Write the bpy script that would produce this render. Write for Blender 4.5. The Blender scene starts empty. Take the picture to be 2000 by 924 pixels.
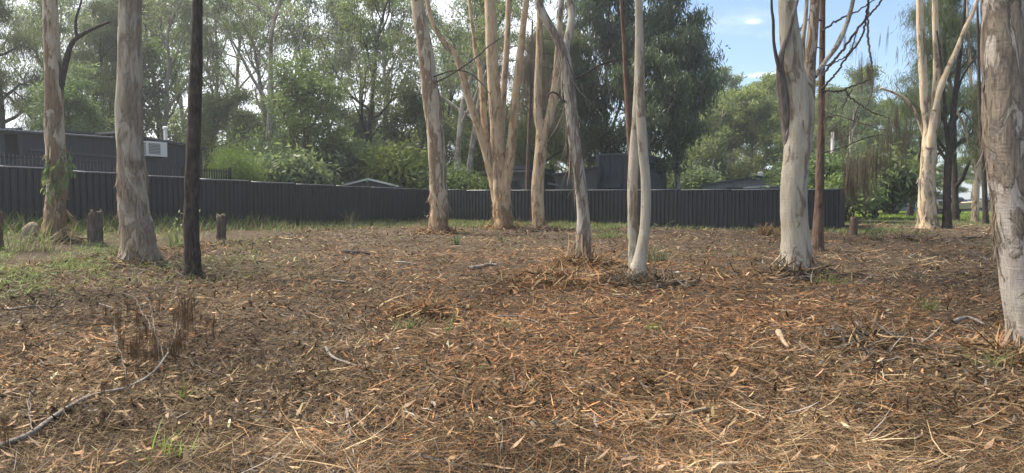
import bpy, math, random
import numpy as np
from mathutils import Vector

# ------------------------------------------------------------------ camera, sky, sun, exposure
S = bpy.context.scene
COL = S.collection
F = 1350.0                      # focal length in pixels of the 2000 px wide photograph
EYE = 1.6
PITCH = math.atan(62 / F)
cam_d = bpy.data.cameras.new('camera')
cam_d.sensor_width = 36.0
cam_d.lens = F / 2000 * 36
cam_d.clip_start = 0.05
cam_d.clip_end = 6000
cam = bpy.data.objects.new('camera', cam_d)
cam.location = (0, 0, EYE)
cam.rotation_euler = (math.pi / 2 - PITCH, 0, 0)
COL.objects.link(cam)
S.camera = cam

SUN_AZ, SUN_EL = -62.0, 52.0    # degrees; azimuth from +Y, negative = to the left
sv = Vector((math.sin(math.radians(SUN_AZ)) * math.cos(math.radians(SUN_EL)),
             math.cos(math.radians(SUN_AZ)) * math.cos(math.radians(SUN_EL)),
             math.sin(math.radians(SUN_EL))))
SKY_STRENGTH = 0.085
SUN_STRENGTH = 4.2
sun_d = bpy.data.lights.new('sun', 'SUN')
sun_d.energy = SUN_STRENGTH
sun_d.angle = math.radians(24)
sun_d.color = (1.0, 0.91, 0.78)
sun = bpy.data.objects.new('sun', sun_d)
sun.rotation_euler = (-sv).to_track_quat('-Z', 'Y').to_euler()
COL.objects.link(sun)

W = bpy.data.worlds.new('World')
S.world = W
W.use_nodes = True
wn, wl = W.node_tree.nodes, W.node_tree.links
wn.clear()


def wnode(t, **k):
    n = wn.new(t)
    for a, v in k.items():
        setattr(n, a, v)
    return n


sky = wnode('ShaderNodeTexSky', sky_type='NISHITA', sun_disc=False)
sky.sun_elevation = math.radians(SUN_EL)
sky.sun_rotation = math.radians(SUN_AZ)
sky.air_density = 1.0
sky.dust_density = 0.5
sky.ozone_density = 2.2
tc = wnode('ShaderNodeTexCoord')
# broken thin cloud, thicker on the sunward side, and a couple of small wisps
mapn = wnode('ShaderNodeMapping')
mapn.inputs['Scale'].default_value = (1.0, 1.0, 2.6)
wl.new(tc.outputs['Generated'], mapn.inputs['Vector'])
n1 = wnode('ShaderNodeTexNoise')
n1.inputs['Scale'].default_value = 3.4
n1.inputs['Detail'].default_value = 8
n1.inputs['Roughness'].default_value = 0.58
wl.new(mapn.outputs[0], n1.inputs['Vector'])
dot = wnode('ShaderNodeVectorMath', operation='DOT_PRODUCT')
cd = Vector((-0.93, 0.20, 0.30)).normalized()
dot.inputs[1].default_value = cd
wl.new(tc.outputs['Generated'], dot.inputs[0])
m1 = wnode('ShaderNodeMath', operation='MULTIPLY_ADD')
m1.inputs[1].default_value = 0.9
m1.inputs[2].default_value = 0.0
wl.new(dot.outputs['Value'], m1.inputs[0])
add = wnode('ShaderNodeMath', operation='ADD')
wl.new(n1.outputs['Fac'], add.inputs[0])
wl.new(m1.outputs[0], add.inputs[1])
cov = wnode('ShaderNodeMapRange', interpolation_type='SMOOTHSTEP')
cov.inputs['From Min'].default_value = 0.50
cov.inputs['From Max'].default_value = 0.80
cov.inputs['To Max'].default_value = 0.93
wl.new(add.outputs[0], cov.inputs['Value'])


def wisp(px, py, sx, sy):
    """a small separate cloud in the direction seen at that place of the picture"""
    a, b = (px - 1000) / F, (462 - py) / F
    c, s = math.cos(PITCH), math.sin(PITCH)
    v = Vector((a, c + b * s, -s + b * c)).normalized()
    sub = wnode('ShaderNodeVectorMath', operation='SUBTRACT')
    sub.inputs[1].default_value = v
    wl.new(tc.outputs['Generated'], sub.inputs[0])
    mp = wnode('ShaderNodeMapping')
    mp.inputs['Rotation'].default_value = (0, math.radians(16), 0)
    mp.inputs['Scale'].default_value = (1 / sx, 1 / sx, 1 / sy)
    wl.new(sub.outputs[0], mp.inputs['Vector'])
    nn = wnode('ShaderNodeTexNoise')
    nn.inputs['Scale'].default_value = 22
    nn.inputs['Detail'].default_value = 6
    wl.new(tc.outputs['Generated'], nn.inputs['Vector'])
    ln = wnode('ShaderNodeVectorMath', operation='LENGTH')
    wl.new(mp.outputs[0], ln.inputs[0])
    su = wnode('ShaderNodeMath', operation='MULTIPLY_ADD')
    su.inputs[1].default_value = -1.9
    wl.new(nn.outputs['Fac'], su.inputs[0])
    wl.new(ln.outputs['Value'], su.inputs[2])
    mr = wnode('ShaderNodeMapRange', interpolation_type='SMOOTHSTEP')
    mr.inputs['From Min'].default_value = 0.10
    mr.inputs['From Max'].default_value = -0.75
    mr.inputs['To Min'].default_value = 0.0
    mr.inputs['To Max'].default_value = 0.75
    wl.new(su.outputs[0], mr.inputs['Value'])
    return mr.outputs[0]


tot = cov.outputs[0]
for args in ((1472, 42, 0.021, 0.008), (1492, 146, 0.05, 0.005)):
    mx = wnode('ShaderNodeMath', operation='MAXIMUM')
    wl.new(tot, mx.inputs[0])
    wl.new(wisp(*args), mx.inputs[1])
    tot = mx.outputs[0]
mixc = wnode('ShaderNodeMix', data_type='RGBA')
mixc.inputs['B'].default_value = (7.2, 7.5, 7.9, 1)
wl.new(tot, mixc.inputs['Factor'])
wl.new(sky.outputs[0], mixc.inputs['A'])
bg = wnode('ShaderNodeBackground')
bg.inputs['Strength'].default_value = SKY_STRENGTH
wl.new(mixc.outputs['Result'], bg.inputs['Color'])
wo = wnode('ShaderNodeOutputWorld')
wl.new(bg.outputs[0], wo.inputs['Surface'])

S.view_settings.view_transform = 'Standard'
S.view_settings.look = 'None'
S.view_settings.gamma = 1
S.view_settings.use_curve_mapping = False
S.view_settings.exposure = 1.33
S.cycles.max_bounces = 7
S.cycles.diffuse_bounces = 4
S.cycles.glossy_bounces = 2
S.cycles.transmission_bounces = 4
S.cycles.transparent_max_bounces = 4
S.cycles.volume_bounces = 0
S.cycles.use_denoising = True
S.cycles.use_adaptive_sampling = True
S.cycles.adaptive_threshold = 0.02

rs = np.random.RandomState(7)
random.seed(7)


# ------------------------------------------------------------------ maths helpers
def noise3(p, seed=0):
    """value noise in -1..1, p (N,3)"""
    p = np.asarray(p, dtype=np.float64)
    i = np.floor(p).astype(np.int64)
    f = p - i
    f = f * f * (3 - 2 * f)
    out = np.zeros(len(p))
    for dx in (0, 1):
        for dy in (0, 1):
            for dz in (0, 1):
                h = (i[:, 0] + dx) * 374761393 + (i[:, 1] + dy) * 668265263 + (i[:, 2] + dz) * 2147483647 + seed * 974711
                h = (h ^ (h >> 13)) * 1274126177
                h = (h ^ (h >> 16)) & 0xffff
                w = (f[:, 0] if dx else 1 - f[:, 0]) * (f[:, 1] if dy else 1 - f[:, 1]) * (f[:, 2] if dz else 1 - f[:, 2])
                out += w * (h / 32767.5 - 1)
    return out


def noise2(x, y, s, seed=0):
    return noise3(np.stack([np.asarray(x, float) * s, np.asarray(y, float) * s, np.full(np.shape(x), seed * 7.31)], -1), seed)


MOUNDS = []     # (x, y, height, radius)


def hbase(x, y):
    x = np.asarray(x, float); y = np.asarray(y, float)
    z = 0.0155 * (45 - np.logaddexp(0, (45 - y) / 3.0) * 3.0)
    z = np.where(y < -20, 0.0155 * -20, z)
    xl = np.clip(-x, 0, 26)
    z = z + 0.0028 * xl ** 2
    z = z + 9.0 * np.exp(-((x - 38) / 26) ** 2 - ((y - 135) / 34) ** 2)
    return z


def hgt(x, y):
    x = np.asarray(x, float); y = np.asarray(y, float)
    z = hbase(x, y)
    near = np.exp(-np.clip(y - 30, 0, None) / 12)
    z = z + near * (0.045 * noise2(x, y, 0.55, 1) + 0.036 * noise2(x, y, 1.7, 2) + 0.024 * noise2(x, y, 4.3, 3))
    for mx, my, mh, mr in MOUNDS:
        z = z + mh * np.exp(-((x - mx) ** 2 + (y - my) ** 2) / mr ** 2)
    return z


def h1(x, y):
    return float(hgt(np.array([x]), np.array([y]))[0])


def ray(x, y):
    a, b = (x - 1000) / F, (462 - y) / F
    c, s = math.cos(PITCH), math.sin(PITCH)
    return np.array([a, c + b * s, -s + b * c])


def at(x, y, d):
    v = ray(x, y)
    return np.array([0, 0, EYE]) + v * (d / v[1])


def gp(x, y):
    """point of the ground seen at pixel x, y"""
    v = ray(x, y)
    d = 20.0
    for _ in range(60):
        z = h1(v[0] / v[1] * d, d)
        dn = (z - EYE) / (v[2] / v[1])
        if dn <= 0 or dn > 120:
            dn = 60.0
        d = 0.6 * d + 0.4 * dn
    return np.array([v[0] / v[1] * d, d, h1(v[0] / v[1] * d, d)])


def unit(v):
    v = np.asarray(v, float)
    return v / (np.linalg.norm(v, axis=-1, keepdims=True) + 1e-9)


# ------------------------------------------------------------------ mesh helpers
class MB:
    def __init__(s):
        s.v, s.q, s.t, s.c, s.n = [], [], [], [], 0

    def add(s, v, q=None, t=None, col=None):
        v = np.asarray(v, float).reshape(-1, 3)
        s.v.append(v)
        if q is not None and len(q): s.q.append(np.asarray(q, np.int64).reshape(-1, 4) + s.n)
        if t is not None and len(t): s.t.append(np.asarray(t, np.int64).reshape(-1, 3) + s.n)
        if col is not None: s.c.append(np.broadcast_to(np.asarray(col, float), (len(v), 3)))
        s.n += len(v)
        return s

    def mesh(s, name, mat=None, smooth=True):
        V = np.concatenate(s.v)
        Q = np.concatenate(s.q) if s.q else np.zeros((0, 4), np.int64)
        T = np.concatenate(s.t) if s.t else np.zeros((0, 3), np.int64)
        me = bpy.data.meshes.new(name)
        me.vertices.add(len(V)); me.vertices.foreach_set('co', V.astype(np.float32).ravel())
        nl = Q.size + T.size
        me.loops.add(nl)
        me.loops.foreach_set('vertex_index', np.concatenate([Q.ravel(), T.ravel()]).astype(np.int32))
        me.polygons.add(len(Q) + len(T))
        st = np.concatenate([np.arange(len(Q)) * 4, Q.size + np.arange(len(T)) * 3]).astype(np.int32)
        me.polygons.foreach_set('loop_start', st)
        me.polygons.foreach_set('use_smooth', np.full(len(Q) + len(T), smooth))
        if s.c:
            C = np.concatenate(s.c)
            a = me.color_attributes.new('tint', 'FLOAT_COLOR', 'POINT')
            a.data.foreach_set('color', np.concatenate([C, np.ones((len(C), 1))], 1).astype(np.float32).ravel())
        me.update(calc_edges=True)
        if mat: me.materials.append(mat)
        return me

    # shapes
    def box(s, c, size, rz=0.0, tilt=None):
        c = np.asarray(c, float); h = np.asarray(size, float) / 2
        p = np.array([[x, y, z] for z in (-1, 1) for y in (-1, 1) for x in (-1, 1)], float) * h
        if tilt is not None: p = p @ np.asarray(tilt).T
        if rz:
            k, m = math.cos(rz), math.sin(rz)
            p = np.stack([p[:, 0] * k - p[:, 1] * m, p[:, 0] * m + p[:, 1] * k, p[:, 2]], -1)
        return s.add(p + c, [[0, 2, 3, 1], [4, 5, 7, 6], [0, 1, 5, 4], [2, 6, 7, 3], [0, 4, 6, 2], [1, 3, 7, 5]])

    def hexa(s, b, t):
        """8 corners: bottom loop b (4), top loop t (4), same winding"""
        return s.add(np.concatenate([b, t]), [[3, 2, 1, 0], [4, 5, 6, 7], [0, 1, 5, 4], [1, 2, 6, 5], [2, 3, 7, 6], [3, 0, 4, 7]])

    def beam(s, a, b, w, hh=None):
        a, b = np.asarray(a, float), np.asarray(b, float)
        d = unit(b - a); ref = np.array([0, 0, 1.]) if abs(d[2]) < .9 else np.array([1., 0, 0])
        x = unit(np.cross(d, ref)) * w / 2; y = unit(np.cross(x, d)) * (hh or w) / 2
        return s.hexa([a - x - y, a + x - y, a + x + y, a - x + y], [b - x - y, b + x - y, b + x + y, b - x + y])

    def tube(s, path, rad, sides=8, amp=0.0, freq=(6, 6, 1.5), seed=0, cap=True, flute=0.0, col=None):
        path = np.asarray(path, float); n = len(path)
        rad = np.broadcast_to(np.asarray(rad, float), (n,))
        T = unit(np.gradient(path, axis=0))
        N = np.zeros_like(path)
        r0 = np.array([0, 1., 0]) if abs(T[0][1]) < .9 else np.array([1., 0, 0])
        N[0] = unit(r0 - T[0] * np.dot(r0, T[0]))
        for i in range(1, n):
            v = N[i - 1] - T[i] * np.dot(N[i - 1], T[i])
            N[i] = unit(v)
        B = np.cross(T, N)
        th = np.linspace(0, 2 * np.pi, sides, endpoint=False)
        rr = rad[:, None] * np.ones(sides)[None]
        dirs = N[:, None] * np.cos(th)[None, :, None] + B[:, None] * np.sin(th)[None, :, None]
        if flute:
            ph = noise3(np.stack([np.linspace(0, 3, n), np.zeros(n), np.zeros(n)], -1), seed + 5) * 1.5
            rr = rr * (1 + flute * np.cos(3 * th[None] + ph[:, None] * 2 + seed) + .6 * flute * np.cos(5 * th[None] - ph[:, None]))
        if amp:
            q = (path[:, None] + dirs * rr[..., None]).reshape(-1, 3)
            nz = noise3(q * np.array(freq), seed) + .5 * noise3(q * np.array(freq) * 2.1, seed + 1)
            rr = rr * (1 + amp * nz.reshape(n, sides))
        v = path[:, None] + dirs * rr[..., None]
        i, j = np.meshgrid(np.arange(n - 1), np.arange(sides), indexing='ij')
        j2 = (j + 1) % sides
        q = np.stack([i * sides + j, i * sides + j2, (i + 1) * sides + j2, (i + 1) * sides + j], -1).reshape(-1, 4)
        v = v.reshape(-1, 3)
        t = None
        if cap:
            v = np.concatenate([v, path[-1:]])
            k = n * sides
            a = np.arange(sides)
            t = np.stack([(n - 1) * sides + a, (n - 1) * sides + (a + 1) % sides, np.full(sides, k)], -1)
        return s.add(v, q, t, col)

    def ribbons(s, c, d, side, L, Wd, prof=(1, 1, 1), bend=None, col=None):
        """N flat strips: root c, direction d, side vector, length, width; len(prof) cross-sections"""
        c, d, side = np.asarray(c, float), np.asarray(d, float), np.asarray(side, float)
        N, K = len(c), len(prof)
        L = np.broadcast_to(L, (N,)); Wd = np.broadcast_to(Wd, (N,))
        if bend is None: bend = np.zeros((N, 3))
        V = np.zeros((N, K, 2, 3))
        for k, w in enumerate(prof):
            t = k / (K - 1)
            p = c + d * (L * t)[:, None] + bend * (L * t * t)[:, None]
            o = side * (Wd * w / 2)[:, None]
            V[:, k, 0], V[:, k, 1] = p - o, p + o
        b = (np.arange(N) * K * 2)[:, None]
        q = np.concatenate([np.stack([b + 2 * k, b + 2 * k + 1, b + 2 * k + 3, b + 2 * k + 2], -1).reshape(N, 1, 4) for k in range(K - 1)], 1)
        cc = None
        if col is not None: cc = np.repeat(np.broadcast_to(col, (N, 3)), K * 2, axis=0)
        return s.add(V.reshape(-1, 3), q.reshape(-1, 4), None, cc)


def link(name, me, parent=None, loc=None):
    o = bpy.data.objects.new(name, me)
    COL.objects.link(o)
    if parent is not None: o.parent = parent
    if loc is not None: o.location = Vector([float(a) for a in loc])
    return o


def empty(name, loc=(0, 0, 0), rz=0.0, sc=1.0):
    o = bpy.data.objects.new(name, None)
    COL.objects.link(o)
    o.location = Vector([float(a) for a in loc])
    o.rotation_euler = (0, 0, rz)
    o.scale = (sc, sc, sc) if np.isscalar(sc) else sc
    o.empty_display_size = 0.2
    return o


def tag(o, label=None, cat=None, group=None, kind=None):
    if label: o['label'] = label
    if cat: o['category'] = cat
    if group: o['group'] = group
    if kind: o['kind'] = kind
    return o


def spline(pts, n):
    """Catmull-Rom through the rows of pts (any columns), n samples"""
    P = np.asarray(pts, float)
    P = np.concatenate([2 * P[:1] - P[1:2], P, 2 * P[-1:] - P[-2:-1]])
    m = len(P) - 3
    u = np.linspace(0, m - 1e-6, n)
    i = u.astype(int); t = (u - i)[:, None]
    p0, p1, p2, p3 = P[i], P[i + 1], P[i + 2], P[i + 3]
    return .5 * (2 * p1 + (p2 - p0) * t + (2 * p0 - 5 * p1 + 4 * p2 - p3) * t ** 2 + (3 * p1 - p0 - 3 * p2 + p3) * t ** 3)


# ------------------------------------------------------------------ materials
def newmat(name):
    m = bpy.data.materials.new(name)
    m.use_nodes = True
    nt = m.node_tree
    nt.nodes.clear()
    out = nt.nodes.new('ShaderNodeOutputMaterial')
    return m, nt.nodes, nt.links, out


def rgba(c):
    return (c[0], c[1], c[2], 1)


def ramp(N, L, src, stops, interp='LINEAR'):
    r = N.new('ShaderNodeValToRGB')
    r.color_ramp.interpolation = interp
    e = r.color_ramp.elements
    e[0].position, e[0].color = stops[0][0], rgba(stops[0][1])
    e[1].position, e[1].color = stops[-1][0], rgba(stops[-1][1])
    for p, c in stops[1:-1]:
        x = e.new(p); x.color = rgba(c)
    L.new(src, r.inputs['Fac'])
    return r.outputs['Color']


def noise(N, L, vec, scale, detail=5, rough=.55, dist=0.0):
    n = N.new('ShaderNodeTexNoise')
    n.inputs['Scale'].default_value = scale
    n.inputs['Detail'].default_value = detail
    n.inputs['Roughness'].default_value = rough
    n.inputs['Distortion'].default_value = dist
    if vec is not None: L.new(vec, n.inputs['Vector'])
    return n.outputs['Fac']


def mixcol(N, L, fac, a, b, mode='MIX'):
    m = N.new('ShaderNodeMix'); m.data_type = 'RGBA'; m.blend_type = mode
    for k, x in (('A', a), ('B', b)):
        if isinstance(x, tuple): m.inputs[k].default_value = rgba(x)
        else: L.new(x, m.inputs[k])
    if isinstance(fac, (int, float)): m.inputs['Factor'].default_value = fac
    else: L.new(fac, m.inputs['Factor'])
    return m.outputs['Result']


def maprange(N, L, src, a, b, c=0., d=1., smooth=True):
    m = N.new('ShaderNodeMapRange')
    if smooth: m.interpolation_type = 'SMOOTHSTEP'
    m.inputs['From Min'].default_value = a; m.inputs['From Max'].default_value = b
    m.inputs['To Min'].default_value = c; m.inputs['To Max'].default_value = d
    L.new(src, m.inputs['Value'])
    return m.outputs[0]


def math_(N, L, op, a, b=None):
    m = N.new('ShaderNodeMath'); m.operation = op
    for k, x in ((0, a), (1, b)):
        if x is None: continue
        if isinstance(x, (int, float)): m.inputs[k].default_value = x
        else: L.new(x, m.inputs[k])
    return m.outputs[0]


def objvec(N, L, scale=(1, 1, 1), rnd=True):
    tcn = N.new('ShaderNodeTexCoord')
    v = tcn.outputs['Object']
    raw = v
    if rnd:
        oi = N.new('ShaderNodeObjectInfo')
        mu = math_(N, L, 'MULTIPLY', oi.outputs['Random'], 37.0)
        ad = N.new('ShaderNodeVectorMath'); ad.operation = 'ADD'
        L.new(v, ad.inputs[0]); L.new(mu, ad.inputs[1])
        v = ad.outputs[0]
    mp = N.new('ShaderNodeMapping')
    mp.inputs['Scale'].default_value = scale
    L.new(v, mp.inputs['Vector'])
    return mp.outputs[0], raw


def principled(N, L, out, col, rough=.7, spec=.3, metal=0.0, bump=None, bstr=.3, bdist=.02):
    p = N.new('ShaderNodeBsdfPrincipled')
    if isinstance(col, tuple): p.inputs['Base Color'].default_value = rgba(col)
    else: L.new(col, p.inputs['Base Color'])
    if isinstance(rough, (int, float)): p.inputs['Roughness'].default_value = rough
    else: L.new(rough, p.inputs['Roughness'])
    p.inputs['Specular IOR Level'].default_value = spec
    p.inputs['Metallic'].default_value = metal
    if bump is not None:
        b = N.new('ShaderNodeBump')
        b.inputs['Strength'].default_value = bstr
        b.inputs['Distance'].default_value = bdist
        L.new(bump, b.inputs['Height'])
        L.new(b.outputs[0], p.inputs['Normal'])
    L.new(p.outputs[0], out.inputs['Surface'])
    return p


def bark(name, pale, warm, grey, patch, scale=3.0, base_warm=1.2, patch_lo=.52, patch_hi=.62, bstr=.5, base_col=None, side=False):
    """gum bark: a smooth pale skin mottled with warm and grey, rough brown flakes left on it"""
    m, N, L, out = newmat(name)
    v, raw = objvec(N, L, (1, 1, .28))
    vs, _ = objvec(N, L, (1, 1, .10))
    vh, _ = objvec(N, L, (.5, .5, 5.0))
    a = noise(N, L, v, scale * 1.3, 6, .6, .4)
    b = noise(N, L, v, scale * 3.1, 5, .6)
    c = noise(N, L, vs, scale * 9, 5, .7)
    w = noise(N, L, vh, 9, 3, .6)
    col = ramp(N, L, a, [(.30, grey), (.47, pale), (.55, pale), (.70, warm)])
    col = mixcol(N, L, maprange(N, L, b, .50, .68), col, warm)
    # warm new bark low on the trunk
    sx = N.new('ShaderNodeSeparateXYZ'); L.new(raw, sx.inputs[0])
    low = maprange(N, L, sx.outputs['Z'], base_warm, .1)
    lowm = math_(N, L, 'MULTIPLY', low, maprange(N, L, b, .33, .58))
    col = mixcol(N, L, lowm, col, base_col or warm)
    # rough flakes: a noise with hard edges
    pm0 = math_(N, L, 'ADD', noise(N, L, v, scale * 1.0, 8, .68, .8), math_(N, L, 'MULTIPLY', low, .07))
    if side:    # one flank of the trunk still carries its old ragged bark
        sd = math_(N, L, 'ADD', sx.outputs['X'], math_(N, L, 'MULTIPLY', sx.outputs['Z'], .085))
        sdm = maprange(N, L, sd, .0, -.10, 0, .17)
        pm0 = math_(N, L, 'ADD', pm0, math_(N, L, 'MULTIPLY', sdm, maprange(N, L, sx.outputs['Z'], .5, 1.4)))
    pm = maprange(N, L, pm0, patch_lo, patch_hi)
    fine = ramp(N, L, c, [(.3, tuple(x * .55 for x in patch)), (.7, tuple(min(1, x * 1.5) for x in patch))])
    col = mixcol(N, L, math_(N, L, 'MULTIPLY', pm, .9), col, fine)
    streak = maprange(N, L, c, .25, .75, .72, 1.22, False)
    col = mixcol(N, L, 1.0, col, N_combine(N, L, streak), 'MULTIPLY')
    # speckle: small scars
    sp = maprange(N, L, noise(N, L, v, scale * 14, 2, .5), .68, .78)
    col = mixcol(N, L, math_(N, L, 'MULTIPLY', sp, .6), col, tuple(x * .8 for x in patch))
    hgt_ = math_(N, L, 'ADD', math_(N, L, 'MULTIPLY', pm, 1.0), math_(N, L, 'MULTIPLY', c, .7))
    hgt_ = math_(N, L, 'ADD', hgt_, math_(N, L, 'MULTIPLY', w, .35))
    principled(N, L, out, col, .78, .25, bump=hgt_, bstr=bstr, bdist=.025)
    return m


def N_combine(N, L, v):
    c = N.new('ShaderNodeCombineColor')
    for k in range(3): L.new(v, c.inputs[k])
    return c.outputs[0]


def rough_bark(name, c1, c2, c3, scale=6):
    """furrowed dark bark"""
    m, N, L, out = newmat(name)
    v, _ = objvec(N, L, (1, 1, .16))
    v2, _ = objvec(N, L, (1, 1, .7))
    a = noise(N, L, v, scale * 3, 7, .7, .6)
    b = noise(N, L, v2, scale, 5, .6)
    vo = N.new('ShaderNodeTexVoronoi'); vo.inputs['Scale'].default_value = scale * 3.2
    L.new(v, vo.inputs['Vector'])
    col = ramp(N, L, a, [(.32, c1), (.5, c2), (.72, c3)])
    col = mixcol(N, L, maprange(N, L, b, .45, .75, 0, .6), col, c3)
    hh = math_(N, L, 'ADD', a, math_(N, L, 'MULTIPLY', vo.outputs['Distance'], .8))
    principled(N, L, out, col, .88, .2, bump=hh, bstr=.9, bdist=.03)
    return m


def leafmat(name, c1, c2, trans=.35, rough=.5, big=.5, spec=.35):
    m, N, L, out = newmat(name)
    g = N.new('ShaderNodeNewGeometry')
    r = g.outputs['Random Per Island']
    col = ramp(N, L, r, [(0., c1), (1., c2)])
    v, _ = objvec(N, L)
    oi = N.new('ShaderNodeObjectInfo')
    col = mixcol(N, L, 1.0, col, ramp(N, L, oi.outputs['Random'], [(0., (.80, .80, .84)), (.5, (1., 1., 1.)), (1., (1.22, 1.14, .92))]), 'MULTIPLY')
    n = noise(N, L, v, big, 3)
    col = mixcol(N, L, maprange(N, L, n, .35, .7, 0, .35), col, tuple(.5 * (a + b) * k for a, b, k in zip(c1, c2, (1.25, 1.2, 1.0))))
    p = N.new('ShaderNodeBsdfPrincipled')
    L.new(col, p.inputs['Base Color'])
    p.inputs['Roughness'].default_value = rough
    p.inputs['Specular IOR Level'].default_value = spec
    t = N.new('ShaderNodeBsdfTranslucent')
    L.new(mixcol(N, L, .5, col, (c2[0] * 1.25, c2[1] * 1.3, c2[2] * .7)), t.inputs['Color'])
    mx = N.new('ShaderNodeMixShader')
    mx.inputs[0].default_value = trans
    L.new(p.outputs[0], mx.inputs[1]); L.new(t.outputs[0], mx.inputs[2])
    L.new(mx.outputs[0], out.inputs['Surface'])
    return m


def tintmat(name, rough=.8, trans=.0, spec=.2):
    """colour from the strip's own tint"""
    m, N, L, out = newmat(name)
    a = N.new('ShaderNodeAttribute'); a.attribute_name = 'tint'
    v, _ = objvec(N, L, rnd=False)
    n = noise(N, L, v, 45, 3, .6)
    col = mixcol(N, L, 1.0, a.outputs['Color'], N_combine(N, L, maprange(N, L, n, .25, .75, .75, 1.25, False)), 'MULTIPLY')
    p = N.new('ShaderNodeBsdfPrincipled')
    L.new(col, p.inputs['Base Color'])
    p.inputs['Roughness'].default_value = rough
    p.inputs['Specular IOR Level'].default_value = spec
    if trans:
        t = N.new('ShaderNodeBsdfTranslucent'); L.new(col, t.inputs['Color'])
        mx = N.new('ShaderNodeMixShader'); mx.inputs[0].default_value = trans
        L.new(p.outputs[0], mx.inputs[1]); L.new(t.outputs[0], mx.inputs[2])
        L.new(mx.outputs[0], out.inputs['Surface'])
    else:
        L.new(p.outputs[0], out.inputs['Surface'])
    return m


def paint(name, c, rough=.45, spec=.4, metal=0., var=.25, scale=1.5):
    m, N, L, out = newmat(name)
    v, _ = objvec(N, L)
    vz, _ = objvec(N, L, (3, 3, .35))
    n = noise(N, L, v, scale, 6, .65)
    n2 = noise(N, L, vz, scale * 2.5, 4, .6)
    f = maprange(N, L, math_(N, L, 'ADD', math_(N, L, 'MULTIPLY', n, .6), math_(N, L, 'MULTIPLY', n2, .4)), .3, .7, 1 - var, 1 + var, False)
    oi = N.new('ShaderNodeObjectInfo')
    f = math_(N, L, 'MULTIPLY', f, maprange(N, L, oi.outputs['Random'], 0, 1, 1 - var * .6, 1 + var * .6, False))
    col = mixcol(N, L, 1.0, c, N_combine(N, L, f), 'MULTIPLY')
    principled(N, L, out, col, maprange(N, L, n, .3, .7, rough - .08, rough + .12, False), spec, metal)
    return m


def glassmat(name, c=(.02, .025, .03)):
    m, N, L, out = newmat(name)
    principled(N, L, out, c, .08, .6)
    return m


MAT = {}
MAT['gum'] = bark('gum_bark', (.45, .385, .295), (.40, .285, .175), (.34, .295, .24), (.19, .125, .08), 3.4, 1.6, .49, .54, 1.0, base_col=(.46, .29, .16))
MAT['gum_cream'] = bark('gum_bark_cream', (.52, .435, .315), (.48, .34, .20), (.40, .34, .265), (.17, .125, .095), 2.6, 1.2, .53, .59, .8, base_col=(.52, .38, .23))
MAT['gum_brown'] = bark('gum_bark_brown', (.40, .355, .285), (.38, .30, .205), (.30, .27, .225), (.22, .17, .125), 4.2, 1.3, .45, .57, .9, base_col=(.46, .33, .20))
MAT['gum_pale'] = bark('gum_bark_pale', (.385, .35, .285), (.36, .305, .225), (.305, .28, .24), (.25, .185, .125), 3.2, .6, .55, .61, .9, base_col=(.44, .39, .31))
MAT['gum_grey'] = bark('gum_bark_grey', (.42, .385, .33), (.39, .335, .26), (.32, .295, .26), (.17, .13, .10), 3.4, .7, .50, .59, .9, base_col=(.40, .33, .24))
MAT['gum_orange'] = bark('gum_bark_orange', (.47, .365, .245), (.44, .285, .155), (.37, .30, .22), (.23, .15, .09), 3.6, 1.4, .51, .59, .8, base_col=(.50, .32, .165))
MAT['gum_far'] = bark('gum_bark_far', (.42, .385, .33), (.37, .29, .215), (.30, .275, .25), (.19, .15, .115), 1.8, 1.0, .48, .6, .4)
MAT['gum_shaggy'] = bark('gum_bark_shaggy', (.43, .39, .345), (.40, .34, .28), (.33, .30, .275), (.20, .16, .12), 4.0, .5, .60, .67, 1.0, base_col=(.38, .31, .23), side=True)
MAT['limb_grey'] = rough_bark('weathered_limb', (.05, .043, .038), (.15, .128, .11), (.27, .235, .205), 5)
MAT['dark_bark'] = rough_bark('ironbark', (.014, .012, .010), (.046, .037, .031), (.115, .092, .075), 8)
MAT['brown_bark'] = rough_bark('sheoak_bark', (.05, .032, .024), (.12, .078, .058), (.21, .145, .11))
MAT['stump_bark'] = rough_bark('stump_bark', (.035, .027, .022), (.10, .078, .062), (.19, .15, .12))
MAT['dead_wood'] = rough_bark('dead_wood', (.10, .085, .075), (.27, .235, .205), (.45, .40, .35), 9)
MAT['dead_dark'] = rough_bark('dead_dark_wood', (.03, .024, .022), (.075, .06, .055), (.14, .115, .105), 9)
MAT['cut_wood'] = rough_bark('cut_wood', (.28, .19, .12), (.42, .31, .20), (.50, .39, .27), 6)
MAT['peel'] = leafmat('peeling_bark', (.12, .075, .05), (.40, .30, .215), .05, .85, 3.0, .1)
MAT['peel_grey'] = leafmat('peeling_bark_grey', (.10, .08, .07), (.33, .28, .24), .05, .85, 3.0, .1)
MAT['peel_old'] = leafmat('peeling_bark_old', (.11, .08, .055), (.30, .235, .165), .02, .85, 3.0, .1)
MAT['leaf_gum'] = leafmat('gum_leaves', (0.075, 0.112, 0.061), (0.195, 0.246, 0.127), .45, .5)
MAT['leaf_grey'] = leafmat('gum_leaves_grey', (0.094, 0.131, 0.094), (0.203, 0.246, 0.169), .45, .5)
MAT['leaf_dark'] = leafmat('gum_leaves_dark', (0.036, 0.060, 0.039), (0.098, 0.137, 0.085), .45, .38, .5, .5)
MAT['needle'] = leafmat('sheoak_needles', (0.058, 0.081, 0.042), (0.130, 0.156, 0.078), .45, .6)
MAT['leaf_light'] = leafmat('light_leaves', (.085, .135, .062), (.18, .245, .11), .45, .5)
MAT['leaf_bright'] = leafmat('bright_leaves', (.09, .13, .045), (.19, .24, .085), .45, .5)
MAT['leaf_lime'] = leafmat('lime_leaves', (.09, .15, .035), (.165, .235, .06), .4, .55)
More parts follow.
